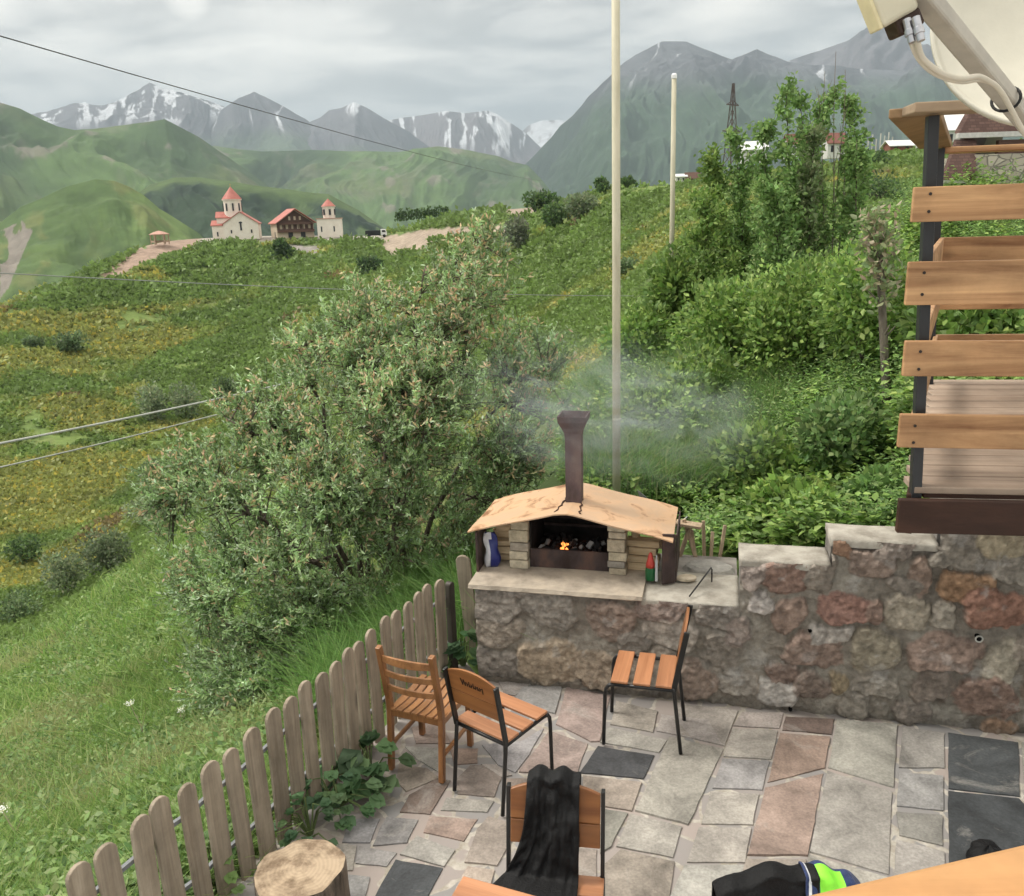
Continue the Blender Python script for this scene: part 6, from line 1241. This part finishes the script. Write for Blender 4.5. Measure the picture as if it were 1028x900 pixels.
# ---- the big flowering willow bush
WOUT = [(150, 515), (163, 470), (208, 452), (246, 414), (280, 380), (296, 348), (322, 332), (345, 305), (385, 292), (412, 300), (438, 262), (455, 238), (480, 222), (502, 236), (520, 262), (532, 290), (522, 328), (556, 342), (572, 368), (562, 410), (555, 450), (545, 492), (500, 520), (470, 560), (450, 588), (420, 606), (372, 655), (330, 690), (290, 735), (240, 752), (205, 725), (185, 690), (190, 640), (168, 600), (178, 560)]
WOUT = [(x - (10 if x > 500 and y < 480 else 0), y + max(0, 22 * (430 - y) / 200) if y < 430 else y) for x, y in WOUT]
def willow():
    base = at_d(392, 640, 8.7); base[2] = ground_z(base) - .05
    o = empty('willow_bush', base, 0, 'large spreading willow bush with pinkish seed catkins filling the middle behind the fence', 'bush'); b = MB(); a = np.array(WOUT, float)
    q = in_poly_px(WOUT, 1800); seg = np.roll(a, -1, 0) - a
    def edge(p):
        t = np.clip(((p - a) * seg).sum(1) / (seg ** 2).sum(1), 0, 1); return np.min(np.linalg.norm(p - a - seg * t[:, None], axis=1))
    ed = np.array([edge(p) for p in q]); dc = np.interp(q[:, 1], [220, 480, 620, 760], [8.9, 8.7, 8.1, 7.3]); th = 1.35 * np.sqrt(np.clip(ed / 110, .02, 1)); sgn = rng.choice([-1, 1], len(q), p=[.62, .38]); dd = dc + sgn * th * rng.uniform(.25, 1, len(q)) ** .5
    T = np.array([at_d(p[0], p[1], d) for p, d in zip(q, dd)]); zt = terrain_z(T[:, 0], T[:, 1]); T[:, 2] = np.maximum(T[:, 2], zt + .08)
    sp_ = (ed < 16) & (rng.random(len(q)) < .5) & (q[:, 1] < 560); T[sp_] += unit((T[sp_] - np.array([-1.0, 8.6, .8]))) * rng.uniform(.05, .22, (sp_.sum(), 1)) + np.array([0, 0, .03])
    stems = []
    for i, (x, y, d) in enumerate([(482, 250, 8.9), (430, 285, 9.2), (360, 325, 8.6), (300, 365, 8.9), (235, 430, 8.3), (180, 505, 8.4), (215, 600, 7.7), (260, 690, 7.4), (545, 385, 8.9), (505, 490, 8.4), (400, 420, 8.0), (330, 520, 7.6), (470, 380, 9.6), (390, 350, 9.8)]):
        e_ = at_d(x, y, d) - base; s0 = np.array([rng.uniform(-.25, .25), rng.uniform(-.2, .2), 0]); path = []
        for t in np.linspace(0, 1, 12):
            p = s0 * (1 - t) + e_ * t; p[2] = s0[2] + (e_[2] + .1) * (1 - (1 - t) ** 1.7) if e_[2] > 1 else e_[2] * t + .55 * math.sin(t * math.pi) * 1.0; path.append(p + rng.normal(size=3) * .035 * (t > 0))
        stems.append(np.array(path)); b.tube(path, list(np.linspace(.035, .006, 12)), 7)
    S = np.concatenate([s[1:] for s in stems]); lv = Leaves(); cat = []
    for i in range(len(T)):
        e_ = T[i] - base; dist = np.linalg.norm(S - e_, axis=1) + .5 * np.maximum(0, S[:, 2] - e_[2] + .2); j = int(np.argmin(np.where(dist > .12, dist, 9))); s0 = S[j]; v = e_ - s0; L = np.linalg.norm(v)
        mid = s0 + v * .5 + np.array([0, 0, .06 * L]) + rng.normal(size=3) * .05 * L; k = 7; ts = np.linspace(0, 1, k)[:, None]; path = (1 - ts) ** 2 * s0 + 2 * ts * (1 - ts) * mid + ts ** 2 * e_; b.tube(list(path), list(np.linspace(.008, .0025, k)), 4, caps=False)
        # leafy twigs off the outer half
        tone = rng.uniform(.62, 1.3); out = unit((e_ - np.array([0, 0, .4]))[None])[0]; nt_ = 5
        for m in range(nt_):
            t0 = rng.uniform(.35, 1); p0 = (1 - t0) ** 2 * s0 + 2 * t0 * (1 - t0) * mid + t0 ** 2 * e_; dr = unit((out * .6 + np.array([0, 0, .75]) + rng.normal(size=3) * .55)[None])[0]; tl = rng.uniform(.14, .34)
            n = int(rng.integers(13, 21)); u = np.sort(rng.uniform(.05, 1, n)); Pt = base + p0 + dr * (u * tl)[:, None]; D = unit(dr * .75 + rng.normal(size=(n, 3)) * .62 + np.array([0, 0, .1])); ll = rng.uniform(.04, .074, n) * (1 - .25 * u)
            yp = q[i, 1]; lv.hexes(Pt, D, up_(n) * .7 + rng.normal(size=(n, 3)) * .5, ll, ll * .36, tone * pal(n, [(.115, .165, .072), (.155, .21, .105), (.088, .13, .056), (.21, .255, .17), (.165, .22, .10)], [.28, .28, .14, .2, .10]), .1, .15)
            if m < 3 and rng.random() < np.interp(yp, [230, 300, 480, 620, 740], [.8, .7, .4, .1, .04]) * (1 if sgn[i] < 0 or ed[i] < 40 else .4): cat.append((p0, dr, tl))
            if tl > .26: b.tube([p0, p0 + dr * tl], [.003, .0015], 3, caps=False)
    for p0, dr, tl in cat:
        n = int(rng.integers(3, 8)); u = rng.uniform(.1, 1, n); Pt = base + p0 + dr * (u * tl)[:, None]; D = unit(np.array([0, 0, .3]) + dr * .4 + rng.normal(size=(n, 3)) * .6); l = rng.uniform(.045, .085, n); c = pal(n, [(.30, .235, .155), (.33, .28, .20), (.25, .185, .12)]); Nn = rand_dir(n)
        lv.diamonds(Pt, D, Nn, l, .02, c); lv.diamonds(Pt, D, np.cross(unit(D), Nn), l, .02, c)
    lv.build('crown', LEAF, o, base); b.build('trunk', BARK, o, smooth=True)
willow()

# ---- the overgrown bank behind the wall on the right
BANK = [(560, 420), (590, 345), (650, 300), (690, 262), (760, 240), (880, 205), (960, 190), (1060, 190), (1060, 520), (930, 545), (745, 560), (690, 560), (690, 520), (600, 520), (560, 480)]
GREENS = [(.08, .13, .032), (.11, .165, .042), (.058, .096, .027), (.145, .195, .058), (.09, .135, .045)]
def herbs(P, h, nleaf, L0, L1, cols, ratio=.55, wts=None, up=.25, spread=.10):
    lv = Leaves(); n = len(P); lean = rng.normal(size=(n, 2)) * .22; tone = rng.uniform(.72, 1.25, (n, 1))
    for k in range(nleaf):
        f = .18 + .82 * (k + rng.uniform(0, 1, n)) / nleaf; a = k * 2.4 + rng.uniform(0, 6.28, n); Pt = P + np.stack([lean[:, 0] * h * f, lean[:, 1] * h * f, h * f], 1) + np.stack([np.cos(a), np.sin(a), 0 * a], 1) * spread * rng.uniform(0, 1, (n, 1)); D = np.stack([np.cos(a), np.sin(a), up + rng.normal(size=n) * .35], 1); L = rng.uniform(L0, L1, n) * (1.1 - .45 * f)
        lv.hexes(Pt, D, up_(n) + rng.normal(size=(n, 3)) * .35, L, L * ratio, pal(n, cols, wts) * tone, .16, .22)
    return lv
def bank():
    P, q = on_terrain(BANK, 7200, 5.6, 32); r = np.linalg.norm(P[:, :2], axis=1); den = fbm(P[:, 0] / 1.2, P[:, 1] / 1.2, 121, 4); bare = inpoly(q[:, 0], q[:, 1], [(850, 420), (905, 410), (905, 500), (860, 500)]) & (rng.random(len(P)) < .75); low = (q[:, 0] < 745) & (q[:, 1] > 500)
    m = ~bare & (rng.random(len(P)) < np.where(q[:, 0] < 720, .8, .95)); P, q, r, den = P[m], q[m], r[m], den[m]; n = len(P)
    big = fbm(P[:, 0] / .8 + 4, P[:, 1] / .8, 122, 3); h = rng.uniform(.22, .6, n) * (.55 + 1.0 * den) * np.where(q[:, 1] > 470, .6, 1)
    for nm, sel, l0, l1, ra, cs in (('undergrowth', big > .5, .075, .125, .62, GREENS), ('undergrowth', big <= .5, .045, .085, .42, [(.085, .14, .045), (.06, .10, .035), (.12, .165, .065), (.10, .16, .04)])):
        tag(herbs(P[sel], h[sel], 17, l0, l1, cs, ra).build(nm), kind='stuff')
    G = [(560, 430), (600, 350), (660, 320), (760, 350), (790, 420), (740, 510), (690, 515), (590, 510)]; P, q = on_terrain(G, 1700, 5.6, 26); n = len(P); lv = Leaves(); r = np.linalg.norm(P[:, :2], axis=1)
    for k in range(15):
        b = P + rng.normal(size=(n, 3)) * [.08, .08, 0]; hh = rng.uniform(.25, .62, n); ln = rng.normal(size=(n, 3)) * .16; ln[:, 2] = 0; tip = b + np.stack([ln[:, 0] * hh, ln[:, 1] * hh, hh], 1); lv.blades(b - [0, 0, .05], tip, rng.uniform(.009, .017, n), pal(n, [(.06, .11, .03), (.085, .14, .04), (.045, .085, .024), (.12, .14, .06)]), ln * hh[:, None] * 1.2 - np.array([0, 0, .04]))
    tag(lv.build('tall_grass', GRASS), kind='stuff')
    P, q = on_terrain([(380, 690), (330, 740), (300, 760), (330, 690), (400, 610), (450, 570), (480, 570), (480, 650), (440, 640)], 900, 4, 9); n = len(P); lv = Leaves()
    for k in range(9):
        b = P + rng.normal(size=(n, 3)) * [.06, .06, 0]; hh = rng.uniform(.25, .6, n); ln = rng.normal(size=(n, 3)) * .3; ln[:, 2] = 0; tip = b + np.stack([ln[:, 0] * hh, ln[:, 1] * hh, hh], 1); lv.blades(b - [0, 0, .05], tip, .009, pal(n, [(.07, .13, .035), (.055, .10, .03), (.10, .16, .05)]), ln * hh[:, None])
    tag(lv.build('fence_grass', GRASS), kind='stuff')
bank()
shrub(690, 300, 13.5, 80, 50, YG, 'yellow green leafy shrub on the bank right beside the shorter pole', 4200, 7)
shrub(745, 330, 11.5, 130, 50, GREENS, 'mid green broad shrub on the bank below the saplings', 4200, 6)
shrub(812, 320, 10.5, 140, 58, YG, 'bright yellow green shrub in the middle of the bank below the tall saplings', 5600, 6)
shrub(876, 300, 9.5, 110, 62, GREENS, 'green shrub on the bank behind the ivy covered stump pole', 5000, 6.5)
shrub(652, 352, 13.0, 90, 46, GREENS, 'leafy shrub on the bank immediately right of the tall pole', 3800, 6)
shrub(668, 425, 10.0, 90, 40, GREENS, 'low leafy shrub on the bank in the smoke right of the flue', 2600, 6.5)
shrub(760, 470, 8.0, 110, 45, GREENS, 'leafy clump on the bank between the smoke and the first wall step', 3000, 8)
shrub(700, 390, 10.5, 110, 45, GREENS, 'green shrub on the bank above the smoke', 3400, 6)
shrub(845, 440, 7.6, 100, 45, [(.07, .115, .04), (.05, .085, .03), (.10, .14, .055)], 'dark leafy shrub on the bank above the wall step', 3200, 8)
shrub(800, 525, 6.8, 100, 50, GREENS, 'low broad leaved clump directly behind the first wall step', 2200, 10)
shrub(880, 530, 6.6, 70, 45, [(.055, .095, .03), (.08, .13, .04)], 'low dark leaved clump behind the second wall step under the balcony', 1600, 10)
shrub(985, 345, 8.5, 150, 75, GREENS, 'leafy shrub seen through the gaps of the balcony railing', 4200, 10)
shrub(880, 212, 60, 60, 30, DG, 'dark bush on the rolling field left of the balcony corner', 900)
shrub(872, 180, 95, 40, 14, DG, 'low bush on the field beneath the thin pale posts', 600)
shrub(905, 245, 30, 60, 30, GG, 'dull green bush between the field and the balcony', 1500, 4)
# ---- tall saplings
def sapling(x0, y0, x1, y1, d, wpx, cols, label, n=900, lpx=5.0, side=10):
    B = at_d(x1, y1, d); zb = ground_z(B); T = at_d(x0, y0, d); o = empty('sapling', (B[0], B[1], zb), 0, label, 'sapling'); s = d / FPX; top = T - np.array([B[0], B[1], zb]); H = top[2]; b = MB(); bend = rng.normal(size=3) * .05 * H; bend[2] = 0
    stem = lambda t: np.array([top[0] * t, top[1] * t, H * t]) + bend * math.sin(math.pi * t); ts = np.linspace(0, 1, 10); b.tube([stem(t) for t in ts], list(np.linspace(.022, .004, 10)), 6); lv = Leaves(); R = wpx * s / 2
    for k in range(side * 3):
        t = rng.uniform(.22, .97); a = rng.uniform(0, 6.28); l = R * (1.25 - t) * rng.uniform(.6, 1.2) + .06; p0 = stem(t); dr = np.array([math.cos(a) * .65, math.sin(a) * .65, .85]); e_ = p0 + dr * l * 1.25; b.tube([p0, e_], [.006, .002], 4, caps=False)
        m = n // (side * 3); u = rng.uniform(.05, 1.05, m)[:, None]; m = max(4, int(m * 1.3)); u = rng.uniform(.05, 1.05, m)[:, None]; Pt = p0 + (e_ - p0) * u + rng.normal(size=(m, 3)) * .045; L = lpx * s * rng.uniform(.7, 1.25, m); lv.hexes(Pt, rand_dir(m) + np.array([math.cos(a) * .5, math.sin(a) * .5, .35]), rand_dir(m) + [0, 0, .7], L, L * .55, pal(m, cols), .12, .12)
    m = n // 4; t = rng.uniform(.3, 1, m); Pt = np.stack([stem(x) for x in t]) + rng.normal(size=(m, 3)) * .05; L = lpx * s * rng.uniform(.7, 1.2, m); lv.hexes(Pt, rand_dir(m) + [0, 0, .4], rand_dir(m), L, L * .55, pal(m, cols)); lv.build('crown', LEAF, o); b.build('trunk', BARK, o, smooth=True)
SP = [(.085, .135, .045), (.11, .165, .055), (.065, .105, .035)]
sapling(789, 84, 800, 275, 12.8, 44, SP, 'tallest leafy sapling at the middle of the group on the bank', 1300)
sapling(802, 92, 812, 275, 13.4, 36, SP, 'slender sapling touching the tallest sapling on its right', 900)
sapling(836, 90, 836, 275, 13.0, 48, SP, 'tall dense sapling beside the bare twigs, right part of the group', 1500)
sapling(852, 100, 846, 270, 13.4, 40, SP, 'rightmost dense sapling of the group on the bank', 1300)
sapling(860, 140, 852, 270, 12.6, 36, SP, 'shorter sapling at the right edge of the group', 900)
sapling(818, 135, 820, 280, 12.6, 46, [(.06, .085, .035), (.085, .10, .05)], 'dull sapling with dry stems in the gap between the tall ones', 900)
sapling(764, 128, 775, 285, 13.2, 52, SP, 'sapling left of the tallest one on the bank', 1300)
sapling(738, 132, 755, 285, 13.6, 54, SP, 'sapling in front of the lattice mast', 1300)
sapling(716, 150, 742, 292, 13.8, 66, YG, 'yellow green sapling at the left end of the group', 1700)
sapling(704, 195, 728, 300, 13.0, 70, YG, 'short bushy yellow green sapling before the left end of the group', 1700)
sapling(775, 190, 778, 290, 12.4, 70, SP, 'low bushy sapling at the foot of the tallest one', 1600)
def twigs():
    for i, (x0, y0, x1) in enumerate(((842, 52, 833), (829, 72, 829), (820, 95, 822), (846, 88, 838), (812, 110, 816), (850, 70, 842))):
        B = at_d(x1, 275, 12.9 + .1 * i); zb = ground_z(B); T = at_d(x0, y0, 12.9 + .1 * i); o = empty('bare_sapling', (B[0], B[1], zb), 0, 'leafless thin dry stem rising from the sapling group on the bank', 'sapling', 'leafless stems among the saplings'); top = T - np.array([B[0], B[1], zb]); b = MB(); P = [top * t + np.array([math.sin(t * 5 + i) * .04, 0, 0]) for t in np.linspace(0, 1, 9)]; b.tube(P, list(np.linspace(.014, .0035, 9)), 5)
        for k in range(9):
            t = rng.uniform(.35, .9); p = top * t + np.array([math.sin(t * 5 + i) * .04, 0, 0]); a = rng.uniform(0, 6.28); b.tube([p, p + np.array([math.cos(a) * .13, math.sin(a) * .13, .38]) * rng.uniform(.5, 1.1)], [.005, .002], 4)
        b.build('trunk', noisy('dry_bark', (.14, .115, .09), (.26, .22, .175), 20), o)
twigs()
def ivy_pole():
    B = at_d(893, 392, 8.4); zb = ground_z(B); T = at_d(881, 222, 8.4); o = empty('topped_trunk', (B[0], B[1], zb), 0, 'cut off thin trunk with leafy regrowth at its top, left of the balcony', 'tree'); top = T - np.array([B[0], B[1], zb]); b = MB(); b.tube([top * t for t in np.linspace(0, .92, 7)], list(np.linspace(.046, .032, 7)), 9)
    for k in range(9):
        t = rng.uniform(.3, .9); a = rng.uniform(0, 6.28); b.tube([top * t, top * t + np.array([math.cos(a) * .16, math.sin(a) * .1, .14])], [.014, .004], 5)
    b.build('trunk', noisy('grey_bark', (.09, .075, .06), (.22, .19, .15), 14, stretch=(1, 1, .3), bump=.7), o, smooth=True); lv = Leaves(); m = 700; t = np.clip(rng.normal(.86, .13, m), .25, 1.03); Pt = top * t[:, None] + rng.normal(size=(m, 3)) * [.085, .085, .05]; L = rng.uniform(.05, .09, m); lv.hexes(Pt, rand_dir(m) + [0, 0, .3], rand_dir(m), L, L * .5, pal(m, [(.085, .115, .05), (.12, .14, .075), (.17, .14, .10)])); lv.build('crown', LEAF, o)
ivy_pole()
# ---- broad leaved plants along the fence foot
def burdock(x, y, n, L0, L1, rad, label, cols, h=.22, rz=None):
    B = at_z(x, y, 0); o = empty('broad_leaved_plant', B, 0, label, 'plant'); a = rng.uniform(0, 6.28, n); f = np.sqrt(rng.uniform(.02, 1, n)); Pt = np.stack([np.cos(a) * rad * f, np.sin(a) * rad * f, .05 + h * (1.05 - f) + rng.uniform(-.02, .03, n)], 1); D = np.stack([np.cos(a), np.sin(a), rng.uniform(-.25, .35, n)], 1); L = rng.uniform(L0, L1, n); lv = Leaves(); S = unit(np.cross(D, up_(n)))
    # rounded heart shaped leaf: two hexes side by side
    c = pal(n, cols, None, .2); lv.hexes(Pt, D, up_(n) + rng.normal(size=(n, 3)) * .25, L, L * .95, c, .10, .16); lv.hexes(Pt + unit(D) * (L * .12)[:, None] + [0, 0, .004], D + S * .55, up_(n), L * .8, L * .6, c * .95, .1, .2); lv.hexes(Pt + unit(D) * (L * .12)[:, None] + [0, 0, .004], D - S * .55, up_(n), L * .8, L * .6, c * 1.04, .1, .2); lv.build('leaves', LEAF, o)
    b = MB()
    for i in range(min(n, 14)): b.tube([(0, 0, -.02), tuple(Pt[i] * [.5, .5, 1.05]), tuple(Pt[i])], [.006, .005, .003], 5)
    b.build('stems', plain('green_stem', (.10, .14, .05)), o)
BD = [(.035, .066, .03), (.05, .085, .038), (.028, .052, .025)]
burdock(372, 778, 26, .12, .19, .22, 'broad leaved plant spilling from under the fence beside the all wooden chair', BD, .2)
burdock(338, 808, 30, .08, .13, .24, 'plant with smaller dark leaves at the fence foot above the log round', BD, .24)
burdock(312, 838, 26, .05, .09, .18, 'low small leaved weed at the fence foot just behind the log round', BD, .2)
burdock(466, 668, 16, .10, .16, .15, 'broad leaved plant in the corner between the fence end and the wall', BD, .26)
burdock(218, 885, 22, .05, .09, .2, 'leafy weed at the fence foot left of the log round', [(.05, .09, .03), (.075, .12, .04)], .22)

# ---------------------------------------------------------------- smoke drifting from the flue
def smoke():
    c = wp(.92, .66, 1.97); b = MB(); b.lathe([(.02, -1.0), (.5, -.86), (.8, -.6), (.98, -.2), (1.0, 0), (.98, .2), (.8, .6), (.5, .86), (.02, 1.0)], n=20)
    m = bpy.data.materials.new('smoke_air'); m.use_nodes = True; t = m.node_tree; t.nodes.clear(); o = node(t, 'ShaderNodeOutputMaterial'); v = node(t, 'ShaderNodeVolumePrincipled'); v.inputs['Color'].default_value = (.82, .93, 1, 1); t.links.new(v.outputs[0], o.inputs['Volume'])
    tc = node(t, 'ShaderNodeTexCoord'); ln = node(t, 'ShaderNodeVectorMath', operation='LENGTH'); t.links.new(tc.outputs['Object'], ln.inputs[0]); fo = node(t, 'ShaderNodeMapRange'); fo.interpolation_type = 'SMOOTHSTEP'; t.links.new(ln.outputs['Value'], fo.inputs[0]); fo.inputs['From Min'].default_value = .15; fo.inputs['From Max'].default_value = .95; fo.inputs['To Min'].default_value = 1; fo.inputs['To Max'].default_value = 0
    nz = node(t, 'ShaderNodeTexNoise', Scale=2.6, Detail=5, Roughness=.6, Distortion=1.6); t.links.new(tc.outputs['Object'], nz.inputs['Vector']); nr = node(t, 'ShaderNodeMapRange'); t.links.new(nz.outputs['Fac'], nr.inputs[0]); nr.inputs['From Min'].default_value = .47; nr.inputs['From Max'].default_value = .68
    mu = node(t, 'ShaderNodeMath', operation='MULTIPLY'); t.links.new(fo.outputs[0], mu.inputs[0]); t.links.new(nr.outputs[0], mu.inputs[1]); m2 = node(t, 'ShaderNodeMath', operation='MULTIPLY'); t.links.new(mu.outputs[0], m2.inputs[0]); m2.inputs[1].default_value = 2.0; t.links.new(m2.outputs[0], v.inputs['Density'])
    s = b.build('smoke', m); s.location = c; s.scale = (1.45, .8, .72); s.rotation_euler = (0, .12, WALL_RZ); tag(s, kind='stuff')
smoke()
